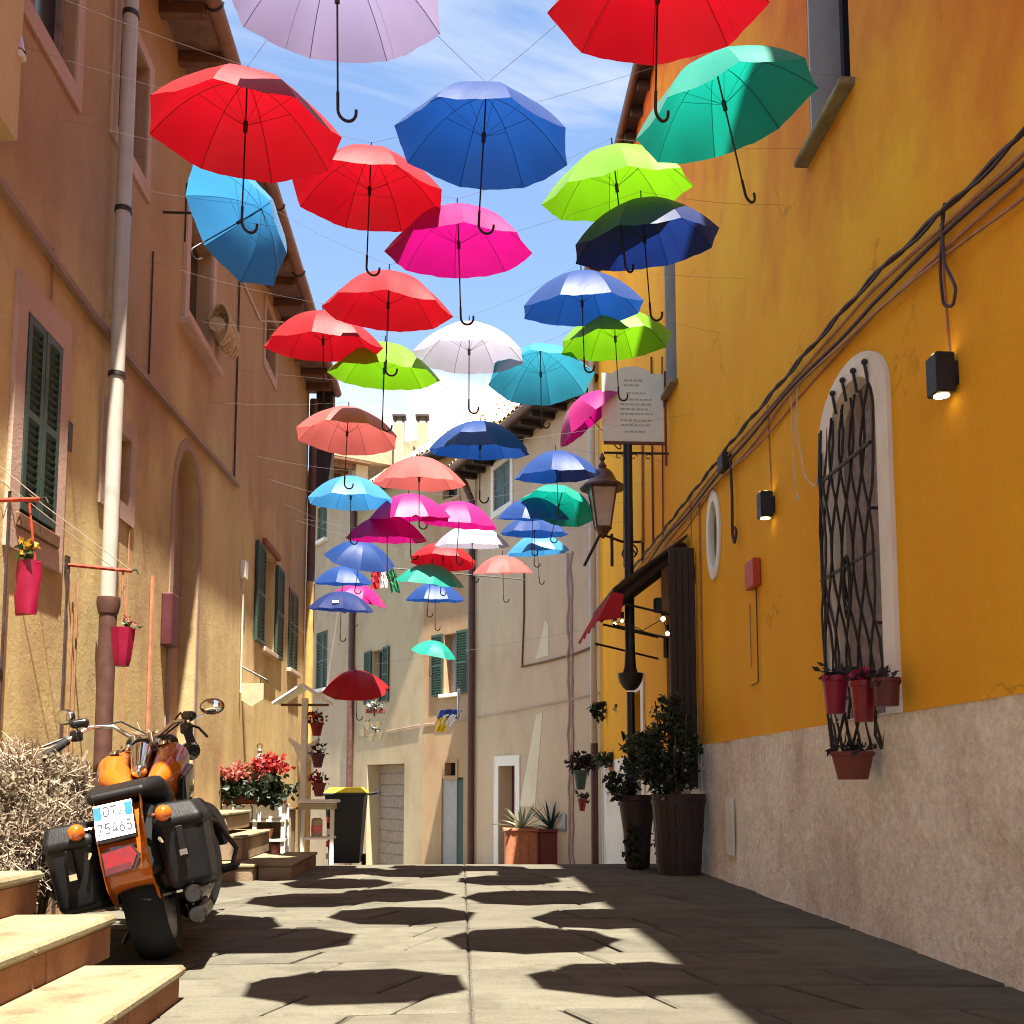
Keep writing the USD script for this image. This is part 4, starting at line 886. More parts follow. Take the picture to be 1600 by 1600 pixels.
UMB = [
    ('lilac', 527, 12, 346, 0, -3, 'pale lilac umbrella at the top edge, dark crook handle against the sky', 22.5),
    ('red', 383, 212, 305, 2, 2, 'large red umbrella nearest the white drain pipe on the left'),
    ('red', 1027, 12, 345, 0, -2, 'red umbrella cut off by the top edge, above the big teal one'),
    ('teal', 1135, 178, 290, -14, 2, 'large teal umbrella tipped over beside the upstairs window of the yellow house'),
    ('blue', 755, 228, 282, 3, 3, 'largest royal blue umbrella, in the middle between red and lime ones'),
    ('red', 577, 310, 245, 2, 2, 'red umbrella directly left of the largest royal blue one'),
    ('sky_blue', 368, 350, 208, 40, 34, 'sky blue umbrella tilted strongly on its side by the left eave'),
    ('lime', 965, 305, 240, -8, -4, 'larger lime green umbrella right of the largest royal blue one'),
    ('pink', 717, 394, 232, -2, 0, 'hot pink umbrella highest of the pink ones, under the largest blue one'),
    ('navy', 1008, 385, 236, -6, -2, 'navy umbrella with pale left side hanging against the yellow wall'),
    ('red', 606, 487, 205, 2, 0, 'red umbrella below the highest pink one'),
    ('blue', 910, 484, 198, -3, -3, 'royal blue umbrella with pale left top, over the second lime one'),
    ('red', 505, 543, 188, 0, -6, 'red umbrella touching the left house corner, overlapped by a bigger red one'),
    ('lime', 600, 588, 176, 2, -4, 'lime green umbrella left of the small white-lilac one'),
    ('white', 733, 558, 181, 0, -2, 'whitish lilac umbrella in mid-air between red and cyan ones'),
    ('cyan', 845, 592, 170, 0, 12, 'cyan umbrella whose grey-blue underside shows, above the dark eave'),
    ('lime', 962, 538, 182, -4, -3, 'lime green umbrella just above the white notice board'),
    ('pink', 925, 655, 132, -42, 0, 'magenta umbrella tilted on its side behind the white notice board'),
    ('salmon', 542, 685, 165, 2, 4, 'salmon pink umbrella nearest of the salmon ones, by the left corner pipe'),
    ('blue', 750, 706, 164, 0, -6, 'royal blue umbrella in front of the sunlit tiled roof'),
    ('salmon', 655, 756, 146, 0, -4, 'salmon umbrella right of the nearest salmon one, lower down'),
    ('blue', 870, 744, 136, -3, -4, 'royal blue umbrella beside the old street lantern'),
    ('sky_blue', 548, 784, 138, 0, 0, 'sky blue umbrella below the nearest salmon one'),
    ('pink', 640, 810, 134, -2, -8, 'magenta umbrella left of its twin, under the lower salmon umbrella'),
    ('pink', 717, 820, 128, 4, -6, 'magenta umbrella directly over the white one'),
    ('pink', 605, 843, 132, 0, -5, 'magenta umbrella lowest at left of the magenta trio'),
    ('white', 738, 853, 118, 0, -5, 'white umbrella between the magenta trio and a flat red one'),
    ('teal', 872, 795, 120, 14, 14, 'teal umbrella tilted open towards the viewer left of the street lantern'),
    ('blue', 832, 811, 118, 0, -9, 'pale-topped blue umbrella in front of the tilted teal one'),
    ('blue', 835, 834, 108, 0, -3, 'royal blue umbrella just above the small sky blue one on the right'),
    ('sky_blue', 840, 864, 102, -4, -3, 'small sky blue umbrella above the plain grey facade'),
    ('red', 692, 879, 108, 4, 6, 'small red umbrella nearly edge-on under the white one'),
    ('salmon', 786, 895, 96, -2, -7, 'smallest salmon umbrella, against the grey facade'),
    ('blue', 562, 876, 112, 12, -22, 'blue umbrella tipped forward showing its top, below the magenta trio'),
    ('blue', 535, 912, 95, 0, -4, 'blue umbrella above the printed navy one near the left corner'),
    ('teal', 672, 912, 108, 6, -7, 'turquoise umbrella under the nearly edge-on red one'),
    ('blue', 680, 938, 98, 0, -3, 'small blue umbrella right under the turquoise one'),
    ('pink', 562, 938, 86, 16, -4, 'small magenta umbrella half hidden behind the printed navy one'),
    ('teal', 677, 1022, 74, 12, -8, 'smallest turquoise umbrella, in front of the dark green shutters'),
    ('red', 556, 1078, 106, 0, -20, 'lowest red umbrella, above the white wooden stand'),
]
for row in UMB:
    place_umbrella(*row[:7], spin=row[7] if len(row) > 7 else None); NAMEOF[tuple(np.round(TIPS[-1], 4))] = row[6]
t = place_umbrella('navy', 533, 953, 102, 2, -2, 'navy umbrella with a small white print, lowest of the blue ones at left', own=True, spin=10)
A = Acc()
for k in range(7):
    a0 = -1.95 + k * 0.035; rr0, rr1 = UR * 0.80, UR * 0.88
    q = []
    for r_ in (rr0, rr1):
        for a in (a0, a0 + 0.024):
            q.append([r_ * 0.985 * math.cos(a), r_ * 0.985 * math.sin(a), canopy_z(r_) + 0.012])
    A.add(q, [[0, 1, 3, 2]])
t.part('white_print', A, 'cloth_white')
# umbrellas of the rows just above the frame: only their shadows on the paving are in view
for colour, at, lab in (('cyan', (0.02, 3.22, 4.4), 'cyan umbrella overhead, out of view, shading the nearest paving'), ('salmon', (1.30, 3.34, 4.4), 'salmon umbrella overhead at right, out of view, shading paving near the yellow wall')):
    place_umbrella(colour, 100, 100, 300, 0, 26, lab, at=at)

# wires between the walls, one per row of umbrellas
tips = sorted(TIPS[:40], key=lambda p: p[1]); rows = []
for p in tips:
    for r_ in rows:
        if abs(r_[0][1] - p[1]) < 1.3 and all(abs(q[0] - p[0]) > 0.5 for q in r_) and abs(r_[0][2] - p[2]) < 0.9: r_.append(p); break
    else: rows.append([p])
wn = 0
for r_ in rows:
    r_ = sorted(r_, key=lambda p: p[0]); y0 = np.mean([p[1] for p in r_]); z0 = np.mean([p[2] for p in r_])
    if z0 < 3.3: z0 += 0.5
    xl = -2.69 if y0 < 17.5 else None
    if xl is None: continue
    pts = [np.array([-2.70, y0, z0 + 0.25])] + r_ + [np.array([2.50 if y0 < 18 else 1.0, y0, z0 + 0.22])]
    d = []
    for a, b in zip(pts[:-1], pts[1:]):
        for s in np.linspace(0, 1, 8)[:-1]: d.append(a * (1 - s) + b * s - np.array([0, 0, 0.03 * math.sin(s * PI)]))
    d.append(pts[-1]); wn += 1
    solo('hanging_wire', tube(d, 0.0012, 4), 'wire_grey', 'wire holding the ' + next(NAMEOF[tuple(np.round(p, 4))] for p in r_ if tuple(np.round(p, 4)) in NAMEOF), 'wire', 'wires across the street')
for (py, px0, px1, sag) in ((118, 380, 1180, 30),):
    pass

# ------------------------------------------------------------------ entrance steps at lower left
ST = Thing('entrance_steps', 'three stone entrance steps with pale treads at the lower left corner', 'steps', (-1.8, 3.4, 0))
def step(x_edge, y_end, z_top, x_back, rise):
    rg_ = np.random.default_rng(int(z_top * 100))
    ys_ = [1.2, 2.35, y_end - 0.9 if y_end - 0.9 > 2.4 else 3.2, y_end]
    for a, b in zip(ys_[:-1], ys_[1:]):
        v, f = boxm((x_back, a + 0.002, z_top - 0.045), (x_edge + 0.022, b - 0.002, z_top), 0.014)
        ST.part('tread_slab', (v, f), 'step_stone')
    k = 0
    for a, b in zip(np.linspace(1.2, y_end - 0.02, 6)[:-1], np.linspace(1.2, y_end - 0.02, 6)[1:]):
        ST.part('riser_stone', boxm((x_back, a + 0.002, z_top - rise - 0.02), (x_edge + rg_.normal() * 0.002, b - 0.002, z_top - 0.046), 0.006), 'riser_stone')
step(-1.17, 4.47, 0.145, -1.62, 0.145)
step(-1.57, 4.80, 0.315, -2.05, 0.17)
step(-2.00, 5.05, 0.49, -2.69, 0.175)

# ------------------------------------------------------------------ dry shrubs
def dry_shrub(label, c, rad, n, seed, base):
    r = np.random.default_rng(seed); H = Thing('dry_shrub', label, 'shrub', base)
    for mt, kk in (('twig', n), ('twig_dark', n // 2)):
        A = []; F = []; q = 0
        cs = clumps(r, c, rad, 26, kk // 26, 0.16)
        cs = cs[cs[:, 2] > 0.03]
        for p in cs:
            d = r.normal(size=3) + (p - np.array(base)) * np.array([.5, .5, .8]); d /= np.linalg.norm(d); w = np.cross(d, r.normal(size=3)); w /= np.linalg.norm(w)
            L = r.uniform(0.05, 0.13); t_ = 0.0042; b = d * L
            A += [p - w * t_, p + w * t_, p + b + w * t_ * .5, p + b - w * t_ * .5, p + b * .5, p + b * .5 + np.cross(d, w) * L * 0.4 + b * .3, p + b * .55]
            F += [[q, q + 1, q + 2], [q, q + 2, q + 3], [q + 4, q + 5, q + 6]]; q += 7
        H.part('twigs' if mt == 'twig' else 'inner_twigs', (np.array(A), np.array(F)), mt)
    H.part('dry_leaves', leaves(clumps(r, c, np.array(rad) * 0.98, 30, n // 22, 0.13), 0.04, r), 'leaf_dry')
    for k in range(7):
        a = r.uniform(0, 2 * PI); e = np.array(c) + np.array(rad) * [0.6 * math.cos(a), 0.6 * math.sin(a), r.uniform(0, .6)]
        H.part('stem', tube([np.array(base), (np.array(base) + e) / 2 + r.normal(size=3) * 0.03, e], [0.016, 0.011, 0.005], 5), 'bark')
dry_shrub('big tangled dry grey-brown shrub behind the entrance steps, left of the motorcycle', (-2.42, 6.05, 0.62), (0.34, 0.72, 0.52), 7200, 3, (-2.4, 6.05, 0.0))
dry_shrub('smaller dry shrub seen over the motorcycle handlebar, against the ochre wall', (-2.42, 7.95, 0.75), (0.26, 0.52, 0.58), 3600, 4, (-2.42, 7.95, 0.0))

# ------------------------------------------------------------------ flower brackets with hanging pots
def tulip(t, r, c, mt, n=9, s=0.05, spread=0.06, leafm='leaf_green'):
    t.part('leaves', leaves(cluster(r, c, (spread, spread, spread * 0.8), n * 3, 0.2), s, r), leafm)
    t.part('flowers', leaves(cluster(r, np.array(c) + [0, 0, spread * 0.6], (spread * 0.9, spread * 0.9, spread * 0.5), n * 2, 0.4), s * 0.8, r, aspect=0.9), mt)
def bracket(label, pL, pE, wires):
    t = Thing('flower_bracket', label, 'bracket', pL)
    t.part('arm', tube([pL, pE], 0.013, 8), 'red_paint')
    t.part('wall_plate', boxm(pL + [-0.01, -0.03, -0.06], pL + [0.006, 0.03, 0.06]), 'iron')
    t.part('end_hook', tube([pE, pE + [0.03, 0, 0.01], pE + [0.045, 0, -0.02]], 0.006, 5), 'iron')
    t.part('stay_wire', tube([pL + [0.006, -wires, 0.30], pE], 0.003, 4), 'cable_white')
    t.part('stay_wire', tube([pL + [0.006, -wires * 1.5, 0.27], pE + [-0.1, 0, 0]], 0.003, 4), 'cable_white')
b1L = np.array([LX + 0.012, 5.72, 2.47]); b1E = deep(62, 782, 5.72); b1E = np.array([b1E[0], 5.72, 2.485])
b2L = np.array([LX + 0.012, 7.02, 2.39]); b2E = np.array([on(1, 206, 895, 7.02)[0], 7.02, 2.35])
bracket('red painted bracket arm at the left edge holding the bag-shaped pot', b1L, b1E, 0.5)
bracket('red painted bracket arm crossing in front of the white drain pipe', b2L, b2E, 0.7)
r = np.random.default_rng(8)
c = on(1, 40, 960, 5.70); 
t = Thing('hanging_pot', 'crumpled magenta fabric pot with yellow flowers hanging at the left edge', 'flower pot', c)
q = []
for a, wz in ((0.0, 0.055), (0.10, 0.062), (0.22, 0.066), (0.30, 0.07)):
    q.append((wz, a))
v, f = lathe(q, 14, c); v[:, 1] = c[1] + (v[:, 1] - c[1]) * 0.6; v += (meshkit.noise(v * 22)[:, None] - 0.5) * 0.03
t.part('pot', (v, f), 'magenta_pot', smooth=35)
t.part('strap', tube([c + [0.04, 0, 0.28], [b1E[0] - 0.06, b1E[1], 2.48]], 0.006, 5), 'red_paint'); tulip(t, r, c + [-0.01, 0, 0.34], 'bloom_yellow', 12, 0.05, 0.06)
c = on(1, 190, 1041, 7.02)
t = Thing('hanging_pot', 'slim crimson pot with faded flowers hanging just right of the drain pipe', 'flower pot', c)
v, f = lathe([(0.05, 0), (0.062, 0.05), (0.075, 0.16), (0.085, 0.26), (0.075, 0.262), (0.06, 0.2)], 8, c); t.part('pot', (v, f), 'magenta_pot', smooth=20)
for s in (-0.012, 0.012): t.part('ribbon', tube([c + [s, 0, 0.26], [b2E[0] - 0.06 + s * .3, b2E[1], 2.35]], 0.004, 4), 'cable_tan')
tulip(t, r, c + [0.04, 0, 0.28], 'geranium_pink', 7, 0.045, 0.05)

# straw blind and umbrella bracket at the left upper window
c = np.array([LX + 0.10, 10.95, 5.62])
t = Thing('straw_blind', 'rolled straw blind bulging out of the upper left window', 'blind', c)
r = np.random.default_rng(3); A = Acc()
for k in range(60):
    a = r.uniform(-0.6, 2.6); y = 10.55 + 0.5 * k / 60
    A.add(*tube([[LX + 0.12 + 0.11 * math.cos(x), y + 0.02 * math.sin(3 * x + k), 5.75 + 0.22 * math.sin(x)] for x in np.linspace(a - 1.1, a + 1.1, 7)], 0.011, 4))
t.part('straw_rods', A, 'straw')
t.part('roll', tube([[LX + 0.11, 10.5, 5.72], [LX + 0.11, 11.1, 5.72]], 0.085, 10), 'straw', smooth=40)
solo('wall_bracket', Acc().add(*FL.tb([(8.9, 6.02, 0.0), (8.9, 6.02, 0.42)], 0.012, 5)).add(*FL.tb([(8.9, 6.3, 0.2), (8.9, 5.75, 0.2)], 0.008, 5)), 'iron', 'thin dark iron wall bracket left of the tilted sky blue umbrella', 'bracket')

# ------------------------------------------------------------------ motorcycle
def bike():
    yaw, lean = 9.0, -13.0
    O = on(2, 256, 1497, 0.0)
    M = trimesh.transformations.translation_matrix(O) @ rot([0, 0, 1], yaw) @ rot([0, 1, 0], lean)
    B = Thing('motorcycle', 'orange and black cruiser motorcycle parked with its rear towards the viewer', 'motorcycle', M=M)
    R = 0.325
    def tyre(name, y, w, S=None):
        pr_ = [(R - 0.09, -w * 0.40), (R - 0.03, -w * 0.5), (R - 0.006, -w * 0.28), (R, 0), (R - 0.006, w * 0.28), (R - 0.03, w * 0.5), (R - 0.09, w * 0.40)]
        v, f = lathe(pr_, 36); v = v[:, [2, 1, 0]] ; v = v + [0, y, R]
        if S is not None: v = app(S, (v, f))[0]
        t_ = B.part(name, (v, f[:, ::-1]), 'rubber', smooth=40)
        v, f = lathe([(0.04, -w * 0.42), (R - 0.10, -w * 0.43), (R - 0.085, -w * 0.41), (R - 0.085, w * 0.41), (R - 0.10, w * 0.43), (0.04, w * 0.42)], 24); v = v[:, [2, 1, 0]] + [0, y, R]
        if S is not None: v = app(S, (v, f))[0]
        B.part('rim', (v, f[:, ::-1]), 'steel_dark', parent=t_, smooth=30)
        for k in range(7):   # tread grooves
            pass
    STEER = rotm([0, -0.45, 1.0], -22, (0, 1.12, 0.9))
    tyre('rear_tyre', 0.0, 0.19)
    tyre('front_tyre', 1.60, 0.12, STEER)
    def sheet(prof, wid, drop, bulge, name, mt, parent=None, S=None, th=0.006):
        """fender: side profile (y, z, half width), rounded across"""
        xs_ = np.array([-1.0, -1.0, -0.96, -0.8, -0.4, 0, 0.4, 0.8, 0.96, 1.0, 1.0]); dz = np.array([-drop, -0.02, -0.006, 0.004, bulge * .8, bulge, bulge * .8, 0.004, -0.006, -0.02, -drop])
        P_ = np.array([p[:2] for p in prof], float); T = np.gradient(P_, axis=0); T /= np.linalg.norm(T, axis=1, keepdims=True); N = np.stack([-T[:, 1], T[:, 0]], 1)
        v = []
        for i, p in enumerate(prof):
            w = p[2] if len(p) > 2 else wid
            for x, d in zip(xs_, dz): v.append([x * w, P_[i, 0] + N[i, 0] * d, P_[i, 1] + N[i, 1] * d])
        n = len(xs_); f = []
        for i in range(len(prof) - 1):
            for j in range(n - 1):
                a = i * n + j; f.append([a, a + 1, a + n + 1, a + n])
        v = np.array(v)
        if S is not None: v = app(S, (v, np.array(f)))[0]
        return B.part(name, (v, np.array(f)), mt, parent=parent, smooth=45)
    # rear fender (profile runs from the back bottom up and forward, so that its normal points outward)
    prof = [(-0.35, 0.40, .098), (-0.43, 0.42, .101), (-0.485, 0.47, .104), (-0.495, 0.56, .106), (-0.475, 0.66, .107), (-0.43, 0.76, .107), (-0.36, 0.82, .107), (-0.24, 0.84, .104), (-0.05, 0.82, .104), (0.12, 0.76, .10)]
    prof = [(p[0], p[1], p[2]) for p in prof][::-1]
    fd = sheet(prof[::-1][::-1], 0.12, 0.075, 0.012, 'rear_fender', 'orange_paint')
    B.part('inner_fender', blob([(-.09, -0.33, 0.5, .05), (.09, -0.33, 0.5, .05), (-.09, -0.28, .76, .05), (.09, -.28, .76, .05), (-.09, .05, .74, .05), (.09, .05, .74, .05)], sub=1), 'rubber', smooth=40)
    # number plate, tilted back
    def onback(x, z, out=0.0):
        ps = sorted([(p[1], p[0]) for p in prof if p[0] < -0.2]); return np.array([x, np.interp(z, [a for a, b in ps], [b for a, b in ps]) - 0.014 - out, z])
    pc = np.array([-0.020, -0.50, 0.755]); PM = trimesh.transformations.translation_matrix(pc) @ rot([1, 0, 0], 68) 
    hp = 0.0885
    B.part('plate_bracket', app(PM, boxm((-hp - 0.006, -hp - 0.016, -0.03), (hp + 0.006, hp + 0.003, -0.004), 0.004)), 'black_paint')
    pl = B.part('number_plate', app(PM, boxm((-hp, -hp, -0.003), (hp, hp, 0.0), 0.001)), 'plate_white')
    for s in (-1, 1):
        B.part('blue_band', app(PM, boxm((s * hp - s * 0.001, 0.012, 0.0004), (s * (hp - 0.034), hp - 0.012, 0.0016))), 'plate_blue', parent=pl)
    for txt, x, y, hh in (('DT', -0.045, 0.022, 0.052), ('5', 0.024, 0.024, 0.026), ('75465', -0.078, -0.066, 0.056)):
        tm = meshkit.text_mesh(txt, hh, 0.0012); v = np.array(tm.vertices)
        wmax = {'DT': 0.062, '5': 0.018, '75465': 0.156}[txt]; sx = wmax / (v[:, 0].max() - v[:, 0].min()); v[:, 0] = (v[:, 0] - v[:, 0].min()) * sx + x; v[:, 1] += y; v[:, 2] += 0.0006
        B.part('plate_lettering', app(PM, (v, np.array(tm.faces))), 'ink', parent=pl)
    # tail light: dark pentagon housing, red lens
    LM = trimesh.transformations.translation_matrix([-0.02, -0.515, 0.565]) @ rot([1, 0, 0], 86)
    pg = Polygon([(-0.085, -0.065), (-0.085, 0.045), (0.06, 0.06), (0.088, 0.005), (0.055, -0.058)])
    v, f = extrude(pg, 0.035); B.part('tail_light_housing', app(LM, (v - [0, 0, 0.02], f)), 'black_paint')
    v, f = extrude(pg.buffer(-0.010), 0.02); B.part('tail_light', app(LM, (v + [0, 0.004, 0.012], f)), 'red_lens')
    v, f = extrude(Polygon([(-.075, -.062), (-.075, -.03), (.04, -.022), (.045, -.053)]), 0.012); B.part('lower_reflector', app(LM, (v + [0, 0, 0.026], f)), 'door_maroon')
    # seat
    B.part('seat', blob([(-.11, -0.40, .872, .028), (.11, -0.40, .872, .028), (-.15, -.12, .89, .045), (.15, -.12, .89, .045), (-.14, .05, .86, .055), (.14, .05, .86, .055), (-.12, .30, .82, .06), (.12, .30, .82, .06), (0, .46, .82, .06)]), 'black_leather', smooth=50)
    # tank: two lobes and chrome console
    for s in (-1, 1):
        B.part('tank_lobe', blob([(s * .09, .40, .92, .05), (s * .15, .52, .97, .08), (s * .165, .74, 1.04, .10), (s * .13, .95, 1.08, .075), (s * .07, .62, .80, .08), (s * .08, .9, .85, .08)]), 'orange_paint', smooth=60)
        B.part('tank_panel', blob([(s * .22, .50, .91, .02), (s * .258, .70, .97, .02), (s * .22, .92, .98, .02), (s * .19, .55, .79, .03), (s * .21, .85, .84, .03)]), 'black_paint', smooth=60)
    B.part('console', blob([(0, .50, 1.0, .045), (0, .74, 1.12, .06), (0, .95, 1.14, .06)]), 'chrome', smooth=50)
    g = app(trimesh.transformations.translation_matrix([0, .80, 1.165]) @ rot([1, 0, 0], 35), lathe([(.062, -.03), (.068, 0), (.06, .012), (.05, .008)], 20)); gp = B.part('speedometer', g, 'chrome', smooth=40)
    B.part('dial', app(trimesh.transformations.translation_matrix([0, .80, 1.165]) @ rot([1, 0, 0], 35), lathe([(.001, .0095), (.052, .0095)], 20)), 'black_paint', parent=gp)
    for s in (-1, 1): B.part('fuel_cap', app(trimesh.transformations.translation_matrix([s * .14, .72, 1.135]), lathe([(.035, 0), (.035, .016), (.025, .022)], 14)), 'chrome', smooth=40)
    # front end (turns with the steering)
    def fp(name, vf, mt, smooth=45, parent=None): return B.part(name, app(STEER, vf), mt, smooth=smooth, parent=parent)
    for s in (-1, 1):
        fp('fork_tube', tube([(s * .11, 1.05, 1.10), (s * .11, 1.32, .70)], .028, 10), 'chrome'); fp('fork_slider', tube([(s * .11, 1.32, .72), (s * .11, 1.60, .31)], .036, 10), 'steel_dark')
        fp('fork_yoke', boxm((-.15, 1.0, 1.08 + s * .04), (.15, 1.10, 1.11 + s * .04), .01), 'chrome')
        fp('riser', tube([(s * .06, 1.02, 1.12), (s * .06, .99, 1.22)], .02, 8), 'chrome')
    hb = np.array([(-.44, .70, 1.17), (-.37, .80, 1.24), (-.31, .90, 1.30), (-.2, .98, 1.30), (-.1, .99, 1.23), (0, .99, 1.22), (.1, .99, 1.23), (.2, .98, 1.30), (.31, .90, 1.30), (.37, .80, 1.24), (.44, .70, 1.17)])
    fp('handlebar', tube(hb, .014, 8), 'chrome')
    for s in (-1, 1):
        fp('grip', tube([(s * .385, .775, 1.225), (s * .475, .645, 1.125)], .027, 10), 'rubber'); fp('grip_end', tube([(s * .468, .658, 1.142), (s * .478, .644, 1.132)], .022, 10), 'chrome')
        fp('switch_block', boxm((s * .355 - .03, .79, 1.215), (s * .355 + .03, .86, 1.285), .012), 'black_paint')
        fp('brake_lever', tube([(s * .36, .86, 1.27), (s * .42, .85, 1.25), (s * .53, .72, 1.19)], .008, 6), 'steel_dark')
        fp('reservoir', blob([(s * .33, .88, 1.33, .028), (s * .38, .85, 1.325, .028)]), 'black_paint')
        fp('mirror_stem', tube([(s * .36, .85, 1.29), (s * .43, .90, 1.33), (s * .47, .92, 1.36)], .006, 6), 'chrome')
        mv, mf = ball((0, 0, 0), 1.0, 2, (.075, .028, .05)); MM = trimesh.transformations.translation_matrix([s * .48, .92, 1.375]) @ rot([0, 0, 1], s * 12)
        mp = fp('mirror', app(MM, (mv, mf)), 'black_paint' if s < 0 else 'brown_wood')
        fp('mirror_glass', app(MM, ball((0, -.012, 0), 1.0, 2, (.066, .019, .043))), 'mirror_glass', parent=mp)
        fp('spot_lamp', app(trimesh.transformations.translation_matrix([s * .2, 1.18, 1.12]), app(rot([1, 0, 0], -90), lathe([(.01, -.07), (.04, -.06), (.06, 0), (.062, .02)], 14))), 'black_paint')
    fp('headlight', app(trimesh.transformations.translation_matrix([0, 1.22, 1.06]), app(rot([1, 0, 0], -90), lathe([(.02, -.12), (.07, -.09), (.10, 0), (.105, .03), (.09, .04)], 18))), 'chrome')
    fp('headlight_nacelle', blob([(-.12, 1.08, 1.18, .05), (.12, 1.08, 1.18, .05), (-.14, 1.1, 1.0, .05), (.14, 1.1, 1.0, .05)]), 'steel_dark')
    pf = [(1.6 + 0.37 * math.cos(a), R + 0.37 * math.sin(a), .075) for a in np.linspace(0.35, 2.7, 12)]
    sheet(pf, .07, .08, .008, 'front_fender', 'black_paint', S=STEER)
    for k in range(3): fp('control_cable', tube([(.30 - .6 * (k % 2), .9, 1.3), (.2 - .4 * (k % 2), 1.08, 1.36 - .03 * k), (.02, 1.12, 1.2), (0, 1.0, .95)], .006, 5), 'rubber')
    # engine
    B.part('crankcase', boxm((-.17, .42, .20), (.17, .98, .48), .05), 'steel_dark', smooth=30); B.part('primary_cover', app(trimesh.transformations.translation_matrix([-.18, .7, .34]), blob([(0, -.2, 0, .11), (0, .16, 0, .11)])), 'chrome', smooth=50)
    B.part('cam_cover', app(trimesh.transformations.translation_matrix([.17, .70, .36]), ball((0, 0, 0), 1, 2, (.06, .14, .12))), 'chrome', smooth=60)
    for s, y in ((-1, .58), (1, .84)):
        d = np.array([0, s * .35, 1.0]); d /= np.linalg.norm(d); b = np.array([0, y, .45]); cyl_ = B.part('cylinder', tube([b, b + d * .26], .075, 14), 'steel_dark', smooth=40)
        for k in range(8): B.part('cooling_fin', tube([b + d * (.04 + .028 * k), b + d * (.05 + .028 * k)], .105, 14), 'steel_dark', parent=cyl_)
        B.part('rocker_box', app(trimesh.transformations.translation_matrix(b + d * .29), boxm((-.1, -.08, -.03), (.1, .08, .04), .02)), 'chrome')
    B.part('air_cleaner', app(trimesh.transformations.translation_matrix([.21, .70, .60]), ball((0, 0, 0), 1, 2, (.05, .11, .09))), 'chrome', smooth=60)
    for k, (y, z) in enumerate(((.92, .62), (.48, .58))):
        B.part('exhaust_header', tube([(.08, y, z), (.2, y + .04, z - .06), (.24, y - .03, z - .22), (.24, y - .25, .27), (.24, .1, .24 - .0 * k)], .024, 8), 'chrome', smooth=60)
    for z in (.21, .31):
        B.part('muffler', tube([(.245, .16, z), (.25, .0, z), (.255, -.42, z + .01), (.255, -.45, z + .01)], [.03, .046, .046, .036], 12), 'steel_dark', smooth=50)
    for s in (-1, 1):
        B.part('clamp_bolt', tube([(s * .05, .97, 1.16), (s * .05, .97, 1.24)], .022, 10), 'chrome', smooth=40)
        B.part('indicator_lamp', ball((s * .09, .90, 1.17), .022, 1), 'chrome', smooth=60)
    B.part('engine_hose', tube([(.16, .95, .9), (.23, .9, .7), (.2, .6, .62), (.22, .3, .5)], .013, 6), 'rubber', smooth=60)
    B.part('coil_cover', boxm((.13, .28, .40), (.19, .42, .64), .015), 'chrome')
    B.part('oil_tank', boxm((.12, .12, .42), (.18, .27, .66), .025), 'black_paint')
    B.part('frame_rail', tube([(0, 1.02, .98), (0, .5, .80), (0, .2, .70), (0, -.1, .62)], .028, 8), 'black_paint'); 
    for s in (-1, 1):
        B.part('frame_tube', tube([(s * .05, 1.02, .95), (s * .14, 1.0, .4), (s * .14, .9, .17), (s * .14, .4, .17), (s * .14, .2, .35), (s * .12, 0.0, .33)], .02, 7), 'black_paint', smooth=60)
        B.part('shock_absorber', tube([(s * .15, .05, .36), (s * .15, -.02, .72)], .033, 10), 'steel_dark', smooth=40)
        B.part('fender_strut', boxm((s * .132 - .008, -.30, .60), (s * .132 + .008, .15, .68), .006), 'chrome')
        B.part('footboard', boxm((s * .24, .82, .30), (s * .40, 1.14, .335), .014), 'rubber')
        B.part('engine_guard', tube([(s * .1, 1.03, .28), (s * .34, 1.06, .30), (s * .40, 1.05, .42), (s * .32, 1.02, .60), (s * .05, 1.03, .78)], .016, 7), 'steel_dark', smooth=60)
        B.part('rear_peg', tube([(s * .14, .22, .36), (s * .30, .22, .37)], .018, 8), 'rubber')
        # hard saddle bag
        bx_ = s * .255
        bag = B.part('saddle_bag', blob([(bx_ - .065, -.36, .40, .045), (bx_ + .055, -.36, .40, .045), (bx_ - .075, -.38, .66, .045), (bx_ + .065, -.38, .66, .045), (bx_ - .065, .12, .36, .05), (bx_ + .055, .12, .36, .05), (bx_ - .075, .14, .66, .045), (bx_ + .065, .14, .66, .045)]), 'bag_black', smooth=50)
        B.part('bag_lid', blob([(bx_ - .085, -.40, .69, .04), (bx_ + .08, -.40, .685, .04), (bx_ - .075, -.36, .745, .04), (bx_ + .055, -.36, .735, .04), (bx_ - .085, .16, .69, .04), (bx_ + .08, .16, .685, .04), (bx_ - .075, .13, .745, .04), (bx_ + .055, .13, .735, .04)]), 'black_leather', parent=bag, smooth=50)
        B.part('bag_strap', boxm((bx_ - .02, -.447, .5), (bx_ + .015, -.432, .66), .004), 'black_leather', parent=bag); B.part('buckle', boxm((bx_ - .022, -.452, .515), (bx_ + .017, -.446, .545), .002), 'chrome', parent=bag)
        B.part('bag_guard', tube([(s * .15, -.30, .66), (s * .16, -.47, .62), (s * .40, -.47, .60), (s * .42, -.2, .58), (s * .40, .1, .58)][:2] + [(s * .17, -.46, .60)], .009, 6), 'chrome')
        # turn signal
        sp_ = B.part('turn_signal', app(trimesh.transformations.translation_matrix([s * .20, -.48, .735]), app(rot([1, 0, 0], 90), lathe([(.015, -.06), (.036, -.03), (.040, .0)], 14))), 'chrome', smooth=40)
